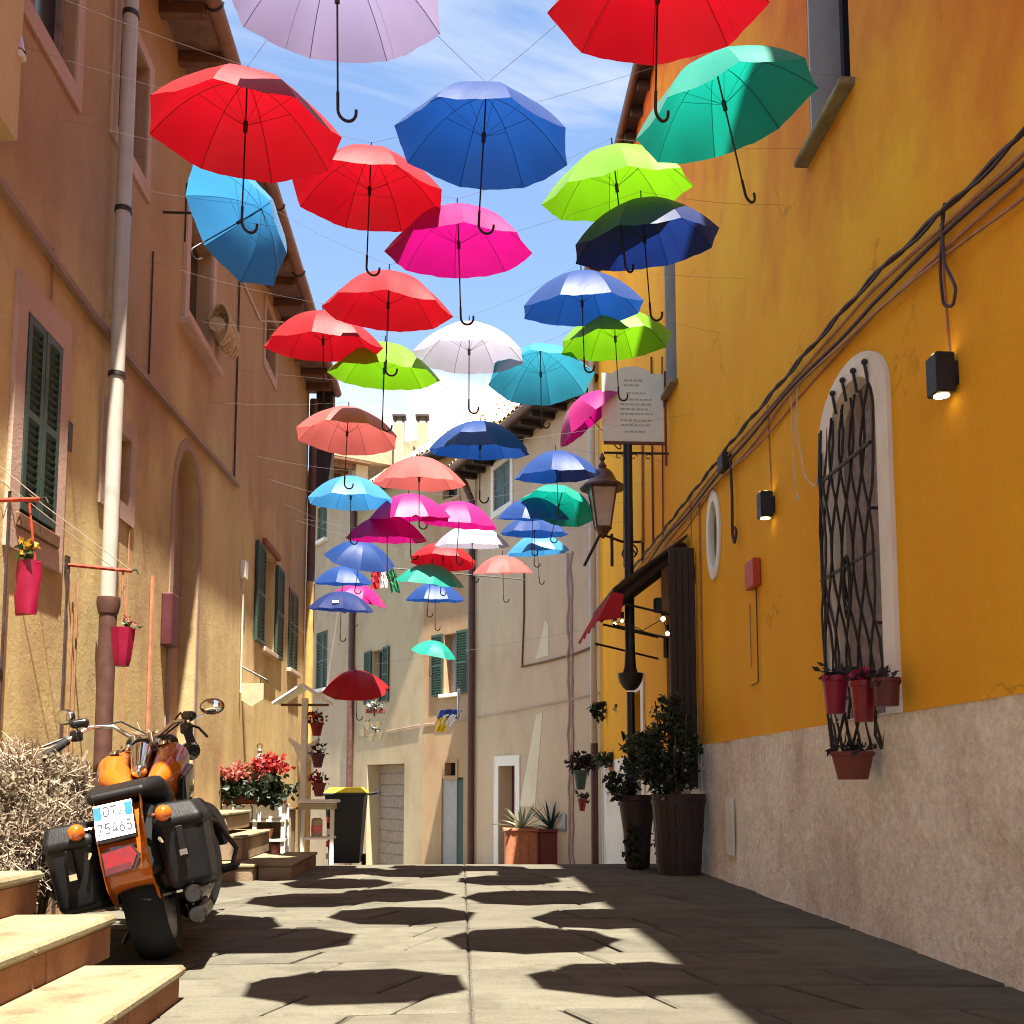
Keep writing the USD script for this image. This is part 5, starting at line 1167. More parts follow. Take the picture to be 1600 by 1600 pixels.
        B.part('signal_lens', app(trimesh.transformations.translation_matrix([s * .20, -.482, .735]), app(rot([1, 0, 0], 90), lathe([(.040, 0), (.034, .016), (.02, .026), (.004, .03)], 14))), 'amber_lens', parent=sp_, smooth=50)
        B.part('signal_stalk', tube([(s * .12, -.40, .735), (s * .2, -.43, .735)], .010, 6), 'chrome')
    B.part('swing_arm', boxm((-.13, .0, .29), (.13, .4, .35), .02), 'black_paint'); B.part('axle', tube([(-.16, 0, R), (.16, 0, R)], .018, 8), 'chrome')
    B.part('side_stand', tube([(-.15, .55, .22), (-.27, .50, .07)], .013, 6), 'steel_dark')
    B.part('drive_belt_guard', boxm((-.155, .02, .40), (-.135, .42, .45), .006), 'black_paint')
bike()

# ------------------------------------------------------------------ pots on the grille
r = np.random.default_rng(21)
def pot_on(label, px, pyb, d, r0, r1, h, mt, plants, bloom=None, sc=1.0):
    # stands off the wall by d, base at the seen point
    u, z = FR.seen(px, pyb, d); c = FR.W(np.array([u, z, d]))
    t = Thing('flower_pot', label, 'flower pot', c)
    t.part('pot', lathe([(r0, 0), (r0 * 1.02, 0.004), (r1 * 0.97, h * 0.86), (r1 * 1.06, h * 0.865), (r1 * 1.06, h), (r1 * 0.94, h), (r1 * 0.9, h * 0.85)], 18, c), mt, smooth=30)
    t.part('soil', lathe([(0.001, h * 0.86), (r1 * 0.93, h * 0.86)], 14, c), 'earth')
    t.part('leaves', leaves(cluster(r, c + [0, 0, h * 1.05], (r1 * 1.25, r1 * 1.25, h * 0.28), plants, 0.2), 0.06 * sc, r, aspect=0.45), 'leaf_purple' if bloom is None else 'leaf_dark')
    if bloom: t.part('flowers', leaves(cluster(r, c + [0, 0, h * 1.15], (r1 * 0.7, r1 * 0.7, h * 0.15), 26, 0.3), 0.045 * sc, r, aspect=0.9), bloom)
    t.part('hook', tube([c + [0, 0, h * 0.8], c + [0.05, 0, h * 1.15], c + [max(0.06, d - 0.09), 0, h * 1.2]], 0.006, 5), 'iron')
pot_on('magenta pot with drooping leaves, left of the three hung on the iron grille', 1306, 1115, 0.22, 0.052, 0.076, 0.23, 'magenta_pot', 60)
pot_on('red pot with pink bloom, middle of the three hung on the iron grille', 1350, 1128, 0.20, 0.052, 0.074, 0.235, 'red_pot', 46, 'bloom_magenta')
pot_on('dark maroon pot, right of the three hung on the iron grille', 1386, 1103, 0.14, 0.062, 0.074, 0.155, 'maroon_pot', 40)
pot_on('wide terracotta pot hung lowest under the grille, on the rough base', 1333, 1218, 0.17, 0.085, 0.122, 0.165, 'dark_terracotta', 90)

# ------------------------------------------------------------------ barrel planter, shrub, pots by the dark door leaf
c = np.array([2.19, 10.30, 0.0])
BR = Thing('barrel_planter', 'tall dark brown wooden barrel planter at the end of the rough base', 'planter', c)
H = 0.80; N = 20
def br_r(z): return 0.215 + 0.058 * (z / H)
for k in range(N):
    a0 = 2 * PI * k / N + 0.012; a1 = 2 * PI * (k + 1) / N - 0.012; q = []
    for z in (0.0, H * 0.5, H):
        for a, rr_ in ((a0, br_r(z)), (a1, br_r(z)), (a1, br_r(z) - 0.025), (a0, br_r(z) - 0.025)): q.append(c + [rr_ * math.cos(a), rr_ * math.sin(a), z])
    f = []
    for i in (0, 4):
        for j in range(4): f.append([i + j, i + (j + 1) % 4, i + 4 + (j + 1) % 4, i + 4 + j])
    f += [[8, 9, 10, 11], [3, 2, 1, 0]]
    BR.part('stave', (np.array(q), np.array(f)), 'barrel_stave')
for z in (0.10, 0.42, 0.70): BR.part('hoop', lathe([(br_r(z) - .001, z), (br_r(z) + .006, z), (br_r(z + .04) + .006, z + .04), (br_r(z + .04) - .001, z + .04)], 28, c), 'iron')
BR.part('soil', lathe([(0.001, H - .06), (br_r(H) - 0.02, H - .06)], 20, c), 'earth')
r = np.random.default_rng(31)
def shrub(name, label, cat, base, parts, stems):
    t = Thing(name, label, cat, base)
    for nm, cs, size, mt, asp in parts: t.part(nm, leaves(cs, size, r, aspect=asp), mt)
    for e in stems: t.part('stem', tube([base, (np.array(base) + e) / 2 + r.normal(size=3) * 0.03, e], [0.02, 0.013, 0.006], 6), 'bark')
    return t
b = c + [0, 0, 0.74]
shrub('leafy_shrub', 'bushy dark green shrub growing out of the barrel planter', 'shrub', b,
      [('foliage', clumps(r, c + [-0.12, 0.05, 1.16], (0.38, 0.34, 0.44), 60, 36, 0.11), 0.075, 'leaf_dark', 0.5), ('young_leaves', clumps(r, c + [-0.16, 0.0, 1.25], (0.38, 0.34, 0.44), 30, 14, 0.11), 0.065, 'leaf_green', 0.5),
       ('top_leaves', clumps(r, c + [-0.02, 0.1, 1.62], (0.22, 0.2, 0.22), 14, 18, 0.08), 0.07, 'leaf_dark', 0.5), ('blossom', cluster(r, c + [-0.1, -0.2, 1.0], (0.34, 0.2, 0.3), 26, 0.8), 0.045, 'bloom_white', 0.9)],
      [c + [-0.3, 0.1, 1.5], c + [0.1, 0, 1.6], c + [-.05, -.15, 1.4], c + [-.2, .1, 1.75], c + [.1, .2, 1.5]])
c2 = np.array([1.90, 11.05, 0.0])
t = Thing('tall_pot', 'dark tall pot with trailing ivy left of the barrel planter', 'flower pot', c2)
t.part('pot', lathe([(0.10, 0.0), (0.13, 0.02), (0.15, 0.38), (0.20, 0.72), (0.215, 0.73), (0.215, 0.78), (0.19, 0.78), (0.17, 0.7)], 20, c2), 'barrel_stave', smooth=35)
t.part('ivy', leaves(clumps(r, c2 + [-0.03, -0.12, 0.28], (0.17, 0.14, 0.26), 16, 20, 0.07), 0.06, r, aspect=0.8), 'leaf_dark')
t.part('trailing_leaves', leaves(clumps(r, c2 + [-0.16, -0.02, 0.86], (0.2, 0.2, 0.16), 16, 18, 0.08), 0.07, r, aspect=0.6), 'leaf_dark')
t.part('upper_leaves', leaves(clumps(r, c2 + [-0.02, 0.02, 1.15], (0.22, 0.2, 0.3), 14, 16, 0.09), 0.075, r, aspect=0.5), 'leaf_bluegreen')
c3 = on(2, 1036, 1357, 0.0); 
t = Thing('small_pot', 'small pinkish terracotta pot on the paving beside the barrel planter', 'flower pot', c3)
t.part('pot', lathe([(0.048, 0), (0.066, 0.12), (0.076, 0.12), (0.076, 0.155), (0.064, 0.155), (0.06, 0.12)], 16, c3), 'terracotta', smooth=30)
t.part('leaves', leaves(cluster(r, c3 + [-.02, 0.02, 0.24], (0.09, 0.09, 0.13), 70, 0.1), 0.06, r), 'leaf_dark')

# awning, string of bulbs
AW = Thing('awning', 'dark wooden lean-to awning with red cloth valance over the door of the yellow house', 'awning', (2.4, 12, 3.4))
y0, y1 = 11.0, 12.5
oE = np.array([1.70, 0, 2.93]); wE = np.array([2.47, 0, 3.52])
for y in (y0, y1, (y0 + y1) / 2): AW.part('beam', tube([wE + [0, y, 0], oE + [0, y, 0]], 0.05, 4), 'dark_wood')
v = np.array([wE + [0, y0 - .1, .08], oE + [-.06, y0 - .1, .06], oE + [-.06, y1 + .1, .06], wE + [0, y1 + .1, .08]]); AW.part('roof_board', hull(np.vstack([v, v + [0, 0, .03]])), 'dark_wood')
for y in (y0, y1):
    AW.part('brace', tube([oE + [0.05, y, -0.06], [2.45, y + .05, 2.72]], 0.014, 5), 'iron')
    AW.part('brace', tube([oE + [-0.05, y, -0.30], [2.45, y + .05, 2.45]], 0.014, 5), 'iron')
fl = []
ny = 16
for i in range(ny + 1):
    y = y0 - .1 + (y1 - y0 + .2) * i / ny
    for k, (dx, dz) in enumerate(((-.06, .05), (-.16, -.12), (-.24, -.28))): fl.append([oE[0] + dx + 0.012 * math.sin(i * 1.7 + k), y, oE[2] + dz - (0.03 * (i % 2) if k == 2 else 0)])
AW.part('valance', (np.array(fl), np.array([[i * 3 + k, i * 3 + k + 1, i * 3 + k + 4, i * 3 + k + 3] for i in range(ny) for k in range(2)])), 'cloth_red')
v = [[oE[0] - .06, y0 - .1, oE[2] + .05], [oE[0] - .24, y0 - .1, oE[2] - .28], [oE[0] + .02, y0 - .1, oE[2] - .24], [oE[0] + .06, y0 - .1, oE[2] + .02]]
AW.part('valance_end', (np.array(v), np.array([[0, 1, 2, 3]])), 'cloth_red')
AW.part('rust_panel', boxm((2.20, 11.02, 2.78), (2.46, 11.06, 3.32), .006), 'brown_wood')
SB = Thing('bulb_string', 'string of lit bulbs and black lamp fittings hanging under the awning', 'string lights', (2.2, 11, 2.7))
bp = [deep(1062, 942, 10.95), deep(1036, 967, 11.3), deep(1043, 990, 11.8), deep(972, 970, 11.4), deep(961, 974, 11.5)]
pts = [bp[4] + [-.1, 0, .1], bp[4], bp[3], (bp[3] + bp[1]) / 2 - [0, 0, .12], bp[1], bp[2], bp[0], np.array([2.45, 10.9, 2.9])]
SB.part('wire', tube(pts, 0.006, 5), 'cable_dark')
for k, p_ in enumerate(bp):
    s_ = SB.part('socket', tube([p_ + [0, 0, .03], p_ + [0, 0, .10]], 0.022, 8), 'lamp_black'); SB.part('bulb', ball(p_, 0.026 if k < 3 else 0.016, 1), 'bulb_glow', parent=s_, smooth=True)
SB.part('lamp_fitting', boxm(bp[1] + [-.09, 0, .08], bp[1] + [.02, .1, .24], .012), 'lamp_black')
SB.part('lamp_fitting', tube([bp[2] + [-.02, 0, -.28], bp[2] + [-.02, 0, -.05]], 0.03, 8), 'lamp_black')

# notice board on its post, and the street lantern
NB = Thing('notice_board', 'white arched notice board with small grey print on a dark iron post', 'sign', (2.0, 12, 0))
F5 = Facade((0, 11.95), (1, 11.95), +1); F5.n = np.array([0, -1.0])
xa, zt = F5.seen(940, 572); xb, _ = F5.seen(1035, 572); _, zb = F5.seen(990, 690); _, zs = F5.seen(990, 584)
pg = [(xa, zb), (xb, zb), (xb, zs), (xb - 0.14, zs)] + [((xa + xb) / 2 + 0.0 + 0.22 * math.cos(a), zs + (zt - zs) * math.sin(a)) for a in np.linspace(0.25, PI - 0.25, 9)] + [(xa + 0.14, zs), (xa, zs)]
bd = NB.part('board', F5.ex(Polygon(pg), -0.02, 0.01), 'sign_plate')
rr = np.random.default_rng(9)
for row, (z, a, b) in enumerate([(zs - 0.10, .36, .66), (zs - 0.16, .36, .6), (zs - 0.26, .4, .72), (zs - 0.34, .3, .78), (zs - 0.40, .3, .78), (zs - 0.46, .3, .76), (zs - 0.52, .3, .8), (zs - 0.60, .3, .78), (zs - 0.66, .32, .76), (zs - 0.74, .36, .72)]):
    A = Acc(); x = xa + (xb - xa) * a
    while x < xa + (xb - xa) * b:
        w = rr.uniform(0.02, 0.06); A.add(*F5.bx(x, x + w, z, z + 0.022, 0.0102, 0.012)); x += w + 0.014
    NB.part('print_line', A, 'sign_ink', parent=bd)
NB.part('frame_bar', F5.bx(xa + .02, xb + .02, zb - 0.035, zb - 0.004, -0.02, 0.015), 'rust_iron')
_, zc = F5.seen(990, 708)
NB.part('cross_bar', F5.tb([(xa + 0.02, zc, 0), (xb + 0.06, zc, 0), (2.49, zc, 0)], 0.015, 6), 'iron')
NB.part('side_bar', F5.tb([(xb + 0.03, zt - 0.05, 0.0), (xb + 0.03, zc - 0.15, 0.0)], 0.014, 6), 'rust_iron')
for k in range(3):
    u = xa + 0.2 + k * 0.18; NB.part('scroll', F5.tb([(u + 0.05 * math.cos(a) * (1 - a / 9), zc - 0.045 + 0.04 * math.sin(a) * (1 - a / 9), 0) for a in np.linspace(0, 6, 12)], 0.006, 5), 'iron')
xp, _ = F5.seen(982, 800)
NB.part('post', tube([(xp, 11.95, zb - 0.04), (xp, 11.95, 2.35)], [0.052, 0.060], 12), 'lamp_black', smooth=40)
NB.part('post_cup', lathe([(0.05, 2.0), (0.09, 2.03), (0.135, 2.10), (0.15, 2.17), (0.155, 2.20), (0.09, 2.21), (0.07, 2.28), (0.062, 2.46)], 14, (xp, 11.95, 0)), 'iron', smooth=35)
NB.part('post_foot', tube([(xp, 11.95, 1.98), (xp, 11.95, -0.05)], [0.048, 0.055], 12), 'lamp_black', smooth=40)
SL = Thing('street_lantern', 'old iron street lantern with tapered glass panes on a scrolled wall arm', 'street lamp', (1.9, 13.8, 3.9))
lc = deep(942, 832, 13.75)
def frustum(r0, r1, z0, z1, n=4, ph=PI / 4, th=None):
    v = []; 
    for rr_, z in ((r0, z0), (r1, z1)):
        v += [lc + [rr_ * math.cos(ph + k * 2 * PI / n), rr_ * math.sin(ph + k * 2 * PI / n), z] for k in range(n)]
    return np.array(v)
lo = frustum(0.13, 0.235, 0.06, 0.60); 
for k in range(4):
    a, b, c_, d = lo[k], lo[(k + 1) % 4], lo[4 + (k + 1) % 4], lo[4 + k]
    SL.part('pane', (np.array([a, b, c_, d]), np.array([[0, 1, 2, 3]])), 'glass_pane'); SL.part('corner_bar', tube([a, d], 0.014, 5), 'lantern_metal')
    SL.part('rail', tube([d, c_], 0.016, 5), 'lantern_metal'); SL.part('rail', tube([a, b], 0.014, 5), 'lantern_metal')
SL.part('inner_lamp', lathe([(0.04, 0.1), (0.06, 0.2), (0.06, 0.4), (0.03, 0.46)], 10, lc), 'cream_paint')
SL.part('roof', lathe([(0.31, 0.60), (0.30, 0.63), (0.20, 0.70), (0.15, 0.80), (0.10, 0.86), (0.05, 0.88), (0.06, 0.92), (0.02, 0.98), (0.045, 1.02), (0.01, 1.10)], 12, lc), 'lantern_metal', smooth=30)
SL.part('base', lathe([(0.02, -0.08), (0.06, -0.03), (0.09, 0.02), (0.13, 0.06)], 10, lc), 'lantern_metal', smooth=30)
wx = np.array([2.49, 13.75, lc[2] - 0.10])
SL.part('arm', tube([lc + [0, 0, -0.03], [2.2, 13.75, lc[2] - 0.04], wx + [0, 0, .06]], 0.018, 6), 'iron')
for k in range(2):
    c_ = np.array([2.30 - 0.02 * k, 13.75, lc[2] - 0.16 - 0.06 * k]); SL.part('scroll', tube([c_ + [0.11 * math.cos(a) * (1 - a / 10), 0, 0.10 * math.sin(a) * (1 - a / 10)] for a in np.linspace(-1 + k, 6, 16)], 0.012, 5), 'iron')
SL.part('wall_plate', boxm(wx + [-0.02, -.04, -.22], wx + [0.005, .04, .12]), 'iron')
SL.part('hanging_rod', tube([lc + [0.12, 0, -0.02], lc + [0.12, 0, -0.46]], 0.022, 6), 'iron')
SL.part('hanging_rod', tube([lc + [-0.05, -.1, -0.05], deep(913, 884, 13.5)], 0.020, 6), 'iron')

# ------------------------------------------------------------------ flowers and pots at the far right corner
r = np.random.default_rng(41)
def wallpots(label, px, py, depth, rad, leafm, bloom, pots, n=14):
    c = deep(px, py, depth); t = Thing('hanging_planter', label, 'flower pot', c)
    t.part('leaves', leaves(clumps(r, c, rad, n, 16, 0.08), 0.11, r, aspect=0.6), leafm)
    if bloom: t.part('flowers', leaves(clumps(r, c, rad, 8, 5, 0.06), 0.08, r, aspect=0.9), bloom)
    for mt, dx, dz, s in pots: t.part('pot', lathe([(0.05 * s, 0), (0.085 * s, 0.2 * s), (0.095 * s, 0.2 * s), (0.095 * s, 0.24 * s), (0.07 * s, 0.24 * s)], 12, c + [dx, -.05, dz - 0.2 * s]), mt, smooth=30)
wallpots('dark purple-leaved hanging plant with green pot on the grey facade', 911, 1190, 17.6, (0.26, 0.14, 0.15), 'leaf_purple', 'bloom_white', [('green_shutter', -.05, -.2, 1.4)])
wallpots('small pinkish red pot hanging under the dark purple-leaved plant', 909, 1246, 17.5, (0.07, 0.07, 0.05), 'leaf_dark', None, [('red_pot', 0, -.05, 0.9)], 3)
wallpots('white flowering hanging plant in terracotta pot beside the white drain pipe', 957, 1190, 16.9, (0.20, 0.12, 0.14), 'leaf_green', 'bloom_white', [('terracotta', 0.04, -.14, 1.2)], 10)
wallpots('small dark climbing plant high beside the white drain pipe', 934, 1110, 17.7, (0.09, 0.08, 0.2), 'leaf_dark', None, [], 6)
wallpots('dusty climbing plant by the white surround of the far door', 973, 1108, 16.5, (0.10, 0.08, 0.14), 'leaf_dusty', 'bloom_white', [], 6)
def ground_depth(px, d): 
    p_ = deep(px, 1300, d); return np.array([p_[0], p_[1], float(gz(p_[1]))])
p_ = ground_depth(832, 20.0)
PT = Thing('stone_trough', 'terracotta coloured planter trough in front of the grey facade', 'planter', p_)
L0, L1 = -0.54, 0.60; Hh = 0.80
PT.part('trough', boxm(p_ + [L0, -.2, -0.1], p_ + [0.10, .2, Hh - .06], .02), 'terracotta'); PT.part('trough', boxm(p_ + [0.11, -.16, -0.1], p_ + [L1, .25, Hh - .08], .02), 'dark_terracotta')
PT.part('rim', boxm(p_ + [L0 - .04, -.24, Hh - .06], p_ + [0.115, .24, Hh], .015), 'terracotta'); PT.part('rim', boxm(p_ + [0.12, -.2, Hh - .08], p_ + [L1 + .04, .28, Hh - .02], .015), 'dark_terracotta')
for k in range(4): PT.part('flute', boxm(p_ + [L0 + .05 + k * .16, -.212, .06], p_ + [L0 + .12 + k * .16, -.198, Hh - .12], .004), 'terracotta')
def agave(label, c, n, L, mt, seed):
    q = np.random.default_rng(seed); t = Thing('agave_plant', label, 'plant', c)
    for k in range(n):
        a = k * 2.4 + q.uniform(-.2, .2); el = q.uniform(0.15, 1.3); l = L * q.uniform(0.75, 1.1); d = np.array([math.cos(a) * math.cos(el), math.sin(a) * math.cos(el), math.sin(el)]); s = np.array([-math.sin(a), math.cos(a), 0])
        v = []
        for x in np.linspace(0, 1, 5):
            w = 0.034 * (1 - x) ** 0.7 * (0.6 + x) + 0.002; p0 = np.array(c) + d * l * x + np.array([0, 0, -0.22 * l * x * x * math.cos(el)])
            v += [p0 - s * w, p0 + np.array([0, 0, -0.012]), p0 + s * w]
        f = []
        for i in range(4):
            for j in range(2): a_ = i * 3 + j; f.append([a_, a_ + 1, a_ + 4, a_ + 3])
        t.part('blade', (np.array(v), np.array(f)), mt)
agave('pale striped agave in the left half of the trough', p_ + [-.2, 0, Hh - .02], 30, 0.62, 'leaf_pale', 1)
agave('dark blue-green agave in the right half of the trough', p_ + [.36, 0.02, Hh - .02], 26, 0.66, 'leaf_bluegreen', 2)
# laundry, flower boxes, flag at the bend
c = deep(702, 1118, 26.2)
t = Thing('laundry_cloth', 'coloured cloth with yellow, white and blue hanging from the brown house window', 'cloth', c)
def drape(t, name, mt, c, w, h, n=8, sk=0.0):
    v = []
    for i in range(n + 1):
        for j in range(4): v.append(c + np.array([(i / n - .5) * w + sk * j / 3, 0.05 * math.sin(i * 1.9 + j), -h * j / 3 - 0.06 * abs(i / n - .5)]))
    t.part(name, (np.array(v), np.array([[i * 4 + j, i * 4 + j + 1, i * 4 + j + 5, i * 4 + j + 4] for i in range(n) for j in range(3)])), mt)
drape(t, 'blue_cloth', 'cloth_blue', c + [0.05, -.05, 0.16], 0.55, 0.22, sk=-.1); drape(t, 'white_cloth', 'cloth_white', c + [0.02, -.08, 0.04], 0.34, 0.30, sk=-.15); drape(t, 'yellow_cloth', 'cloth_yellow', c + [-.15, -.10, -0.05], 0.26, 0.36, sk=-.08)
drape(t, 'white_strip', 'cloth_white', c + [0.24, -.08, 0.70], 0.09, 0.75)
c = deep(586, 1108, 29.6)
t = Thing('window_box', 'flower box with trailing white blossoms under the cream house window', 'flower box', c)
t.part('box', boxm(c + [-.28, -.1, -.12], c + [.28, .1, 0.0], .01), 'dark_terracotta'); t.part('leaves', leaves(clumps(r, c + [0, -.05, .08], (.34, .12, .14), 10, 14, .08), .10, r), 'leaf_dark'); t.part('flowers', leaves(clumps(r, c + [0, -.08, .1], (.3, .12, .1), 6, 8, .08), .09, r, aspect=.9), 'bloom_white')
c = deep(583, 1141, 29.4)
t = Thing('hanging_pots', 'cluster of cream pots with plants hung under the cream house window', 'flower pots', c)
for k, (dx, dz) in enumerate(((-.28, -.08), (-.05, -.22), (.2, -.16), (-.15, .12), (.12, .14))): t.part('pot', lathe([(.05, -.1), (.10, .06), (.11, .1), (.08, .1)], 10, c + [dx, 0, dz]), 'cream_paint', smooth=30)
t.part('leaves', leaves(clumps(r, c + [0, 0, .06], (.3, .1, .25), 10, 8, .07), .08, r), 'leaf_green'); t.part('flowers', leaves(clumps(r, c, (.3, .1, .25), 8, 5, .06), .08, r, aspect=.9), 'bloom_white')
c = deep(600, 902, 19.0)
t = Thing('flag', 'small green, white and red flag hanging slack among the umbrellas', 'flag', c)
drape(t, 'green_band', 'cloth_green', c + [.14, 0, .15], .17, .42, 4, .08); drape(t, 'white_band', 'cloth_white', c + [0, .01, .16], .13, .34, 4); drape(t, 'red_band', 'cloth_red', c + [-.15, 0, .15], .17, .36, 4, -.02)
t.part('pole', tube([c + [-.3, 0, .2], c + [.3, 0, .16], [1.2, 19.4, c[2] + .1]], .012, 5), 'iron')

# ------------------------------------------------------------------ stone blocks and flower corner along the left house
SBK = Thing('stone_steps', 'low pale stone steps and blocks in front of the flower stand', 'steps', (-2.0, 10.6, 0))
for (x0, x1, y0, y1, z0, z1, mt) in ((-2.35, -1.93, 9.75, 11.3, -.05, .155, 'step_stone'), (-1.92, -1.60, 9.95, 11.6, -.05, .15, 'step_stone'), (-2.66, -2.12, 10.2, 11.6, .155, .40, 'block_stone'), (-2.66, -2.36, 9.7, 10.19, -.05, .38, 'block_stone'), (-2.66, -2.30, 10.3, 11.4, .435, .62, 'block_stone')):
    SBK.part('stone_block', boxm((x0, y0, z0), (x1, y1, z1 - .03), .012), 'block_stone'); SBK.part('cap_slab', boxm((x0 - .01, y0 - .015, z1 - .03), (x1 + .015, y1, z1), .008), 'step_stone')
c = np.array([-2.30, 11.9, float(gz(11.9))])
FS = Thing('flower_stand', 'white wooden flower stand with scalloped front boards and two shelves', 'stand', c)
X0, X1 = -0.36, 0.30
for x in (X0, -0.02, X1): FS.part('post', boxm(c + [x - .025, -.14, 0], c + [x + .025, -.10, .70], .006), 'white_paint')
for x in (X0, X1): FS.part('post', boxm(c + [x - .025, .10, 0], c + [x + .025, .14, .70], .006), 'white_paint')
for z in (.10, .28, .50): FS.part('shelf', boxm(c + [X0 - .02, -.16, z], c + [X1 + .02, .16, z + .03], .005), 'white_paint')
for k in range(2):
    xa_ = X0 + .03 + k * .34; w = .28; pts = [(xa_, .54), (xa_ + w, .54)] + [(xa_ + w - w * s, .66 + .035 * abs(math.sin(s * 3 * PI))) for s in np.linspace(0, 1, 19)]
    v, f = extrude(Polygon(pts).buffer(0), .015); FS.part('scalloped_board', (np.stack([c[0] + v[:, 0], c[1] - .16 + v[:, 2], c[2] + v[:, 1]], -1), f), 'white_paint')
FS.part('back_board', boxm(c + [X0, .14, .05], c + [X1, .155, .68]), 'brown_wood')
for k, (dx, z, mt) in enumerate(((-.25, .31, 'red_pot'), (-.06, .31, 'magenta_pot'), (.12, .31, 'terracotta'), (-.2, .53, 'white_paint'), (.05, .53, 'grey_metal'), (.2, .13, 'dark_terracotta'))):
    pc_ = c + [dx, -.04, z]; tt = Thing('small_pot', ['small red pot at the left of the white stand shelf', 'magenta pot in the middle of the white stand shelf', 'terracotta pot at the right of the white stand shelf', 'white pot on the top shelf of the white stand', 'grey tin pot on the top shelf of the white stand', 'dark clay pot on the lowest shelf of the white stand'][k], 'flower pot', pc_)
    tt.part('pot', lathe([(.04, 0), (.055, .10), (.06, .10), (.06, .12), (.045, .12)], 12, pc_), mt, smooth=30); tt.part('leaves', leaves(cluster(r, pc_ + [0, 0, .15], (.06, .06, .05), 14, .2), .05, r), 'leaf_green')
fc = c + [-0.04, -.02, .84]
t = Thing('geraniums', 'mass of red and salmon geraniums with dark leaves on the white flower stand', 'flowers', fc)
t.part('trough', boxm(fc + [-.38, -.10, -.14], fc + [.34, .10, -.03], .01), 'dark_terracotta')
t.part('leaves', leaves(clumps(r, fc + [0, -.04, .02], (.47, .24, .20), 54, 24, .09), .08, r, aspect=.8), 'leaf_dark'); t.part('light_leaves', leaves(clumps(r, fc + [-.1, -.04, .12], (.46, .22, .16), 18, 10, .08), .07, r, aspect=.8), 'leaf_green')
t.part('red_flowers', leaves(clumps(r, fc + [.18, -.05, .30], (.24, .14, .11), 26, 14, .06), .055, r, aspect=.9), 'geranium_red'); t.part('salmon_flowers', leaves(clumps(r, fc + [-.1, -.1, .22], (.32, .14, .10), 30, 14, .07), .055, r, aspect=.9), 'geranium_pink')
lp = c + [-0.02, 0.06, .98]
t = Thing('metal_lantern', 'grey metal lantern standing among the geraniums', 'lantern', lp)
t.part('body', lathe([(.06, 0), (.06, .02), (.05, .03), (.05, .2), (.065, .22), (.02, .30), (.03, .33), (.008, .36)], 8, lp), 'grey_metal', smooth=25); t.part('ring', tube([lp + [.03 * math.cos(a), 0, .38 + .03 * math.sin(a)] for a in np.linspace(0, 2 * PI, 12)], .005, 5), 'iron')
for k in range(4): t.part('post', tube([lp + [.055 * math.cos(k * PI / 2), .055 * math.sin(k * PI / 2), .02], lp + [.055 * math.cos(k * PI / 2), .055 * math.sin(k * PI / 2), .21]], .008, 4), 'grey_metal')
# white canopy stand
cx_ = deep(474, 1238, 12.9); gp_ = np.array([cx_[0], cx_[1], float(gz(cx_[1]))])
WS = Thing('white_stand', 'white wooden post stand with little pitched roof and curved brackets', 'stand', gp_)
WS.part('post', boxm(gp_ + [-.04, -.04, 0], gp_ + [.04, .04, 2.10], .008), 'white_paint')
for s in (-1, 1):
    v = np.array([[0, -.26, 2.24], [s * .34, -.26, 2.02], [s * .34, .26, 2.02], [0, .26, 2.24]]) + gp_; rf = WS.part('roof_panel', hull(np.vstack([v, v + [0, 0, .03]])), 'white_paint')
    WS.part('gable_trim', tube([gp_ + [0, -.27, 2.25], gp_ + [s * .36, -.27, 2.01]], .022, 4), 'white_paint')
    pts = [(0.03, 1.30), (0.03, 1.52), (0.19, 1.62), (0.20, 1.58), (.13, 1.50), (.09, 1.40), (.05, 1.30)]
    v, f = extrude(Polygon(pts), .03); WS.part('curved_bracket', (gp_ + np.stack([s * v[:, 0], v[:, 2] - .015, v[:, 1] - .02], -1), f), 'white_paint')
    WS.part('tie_beam', boxm(gp_ + [s * .04, -.02, 2.0], gp_ + [s * .30, .02, 2.03]), 'brown_wood')
WS.part('table_top', boxm(gp_ + [-.06, -.22, .78], gp_ + [.44, .22, .82], .01), 'white_paint'); WS.part('table_edge', boxm(gp_ + [-.02, -.19, .70], gp_ + [.40, .19, .778], .008), 'cream_paint')
for x in (0.0, .36): WS.part('table_leg', boxm(gp_ + [x, -.18, 0], gp_ + [x + .05, -.13, .70], .006), 'white_paint')
WS.part('lower_shelf', boxm(gp_ + [0, -.17, .33], gp_ + [.40, .17, .36], .006), 'white_paint')
BP = Thing('wooden_post_box', 'broad brown wooden planter box between the flower stand and white stand', 'box', gp_ + [-.2, -.3, 0])
BP.part('box', boxm(gp_ + [-.24, -.42, 0], gp_ + [-.08, -.06, .70], .012), 'grey_wood'); BP.part('top', boxm(gp_ + [-.27, -.45, .70], gp_ + [-.05, -.03, .73], .008), 'brown_wood')
r = np.random.default_rng(55)
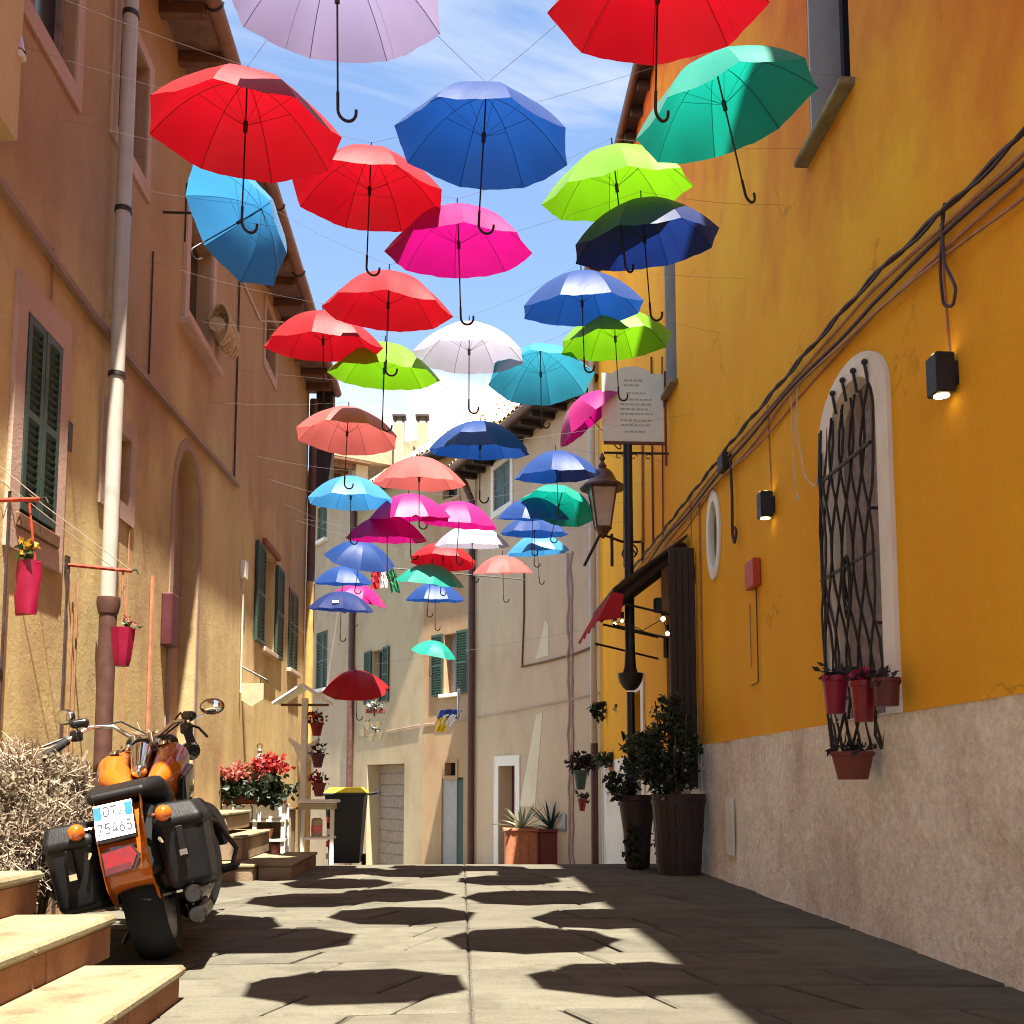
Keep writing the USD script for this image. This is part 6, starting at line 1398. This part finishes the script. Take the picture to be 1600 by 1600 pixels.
for k, (dx, dz, mt, bl, lab) in enumerate(((.16, 1.62, 'red_pot', 'geranium_red', 'red flowers in a dark red pot hung under the little white roof'), (.18, 1.22, 'maroon_pot', None, 'dark red plant hung below the red flowers of the white stand'), (.2, .86, 'dark_terracotta', 'geranium_red', 'pot with red flowers on the white stand table'))):
    pc_ = gp_ + [dx, -.05, dz]; t = Thing('flower_pot', lab, 'flower pot', pc_)
    t.part('pot', lathe([(.05, 0), (.08, .14), (.09, .14), (.09, .17), (.07, .17)], 12, pc_), mt, smooth=30); t.part('leaves', leaves(cluster(r, pc_ + [0, 0, .2], (.12, .1, .10), 50, .2), .07, r), 'leaf_purple' if bl is None else 'leaf_dark')
    if bl: t.part('flowers', leaves(cluster(r, pc_ + [-.03, -.05, .24], (.11, .09, .09), 40, .4), .055, r, aspect=.9), bl)
    if dz > 1: t.part('hanger', tube([pc_ + [0, 0, .15], pc_ + [0, 0, .36 if k == 0 else .42]], .004, 4), 'iron')
pc_ = gp_ + [.18, -.02, .36]; t = Thing('candle_jar', 'small cream jar with orange band on the lower shelf of the white stand', 'jar', pc_)
t.part('jar', lathe([(.06, 0), (.07, .02), (.07, .2), (.05, .23)], 12, pc_), 'cream_paint', smooth=30); t.part('band', lathe([(.0705, .05), (.0715, .06), (.0715, .14), (.0705, .15)], 12, pc_), 'petal_pink')
# small hanging wall sign
c = deep(391, 1085, 12.6)
t = Thing('hanging_sign', 'cream shield-shaped sign hanging from a dark iron bracket on the ochre wall', 'sign', c)
v, f = extrude(Polygon([(-.16, .14), (.16, .14), (.16, -.06), (0.02, -.15), (-.16, -.04)]), .02); t.part('board', (c + np.stack([v[:, 0], v[:, 2], v[:, 1]], -1), f), 'cream_paint'); t.part('bracket', tube([[LX, c[1], c[2] + .34], c + [.2, 0, .18], c + [.22, 0, .14]], .012, 5), 'iron')
for s in (-.12, .12): t.part('hanger', tube([c + [s, .01, .14], c + [s, .01, .24 - s * .3]], .006, 4), 'iron')
# waste bin
bx0 = ground_depth(541, 14.0); B0 = bx0
t = Thing('waste_bin', 'dark wheeled waste bin with bright yellow lid and a red-white striped edge', 'waste bin', B0)
t.part('body', hull(np.array([B0 + [sx * (.20 if z < .1 else .26), sy * (.22 if z < .1 else .29), z] for sx in (-1, 1) for sy in (-1, 1) for z in (.06, .96)])), 'bin_dark')
t.part('rim', boxm(B0 + [-.29, -.32, .96], B0 + [.29, .32, 1.0], .012), 'bin_dark'); t.part('handle', tube([B0 + [.26, .32, .98], B0 + [.40, .30, 1.0], B0 + [.44, .10, 1.0]], .025, 6), 'bin_dark')
t.part('lid', hull(np.array([B0 + [sx * .28, sy * .31, 1.003] for sx in (-1, 1) for sy in (-1, 1)] + [B0 + [sx * .20, sy * .22, 1.075] for sx in (-1, 1) for sy in (-1, 1)])), 'bin_yellow')
for s in (-1, 1): t.part('wheel', tube([B0 + [s * .2, .2, .07], B0 + [s * .25, .2, .07]], .09, 12), 'rubber')
for k in range(5): t.part('stripe', boxm(B0 + [-.235, -.27, .12 + k * .16], B0 + [-.16, -.262 - .0, .2 + k * .16]), 'stripe_red' if k % 2 else 'plate_white')
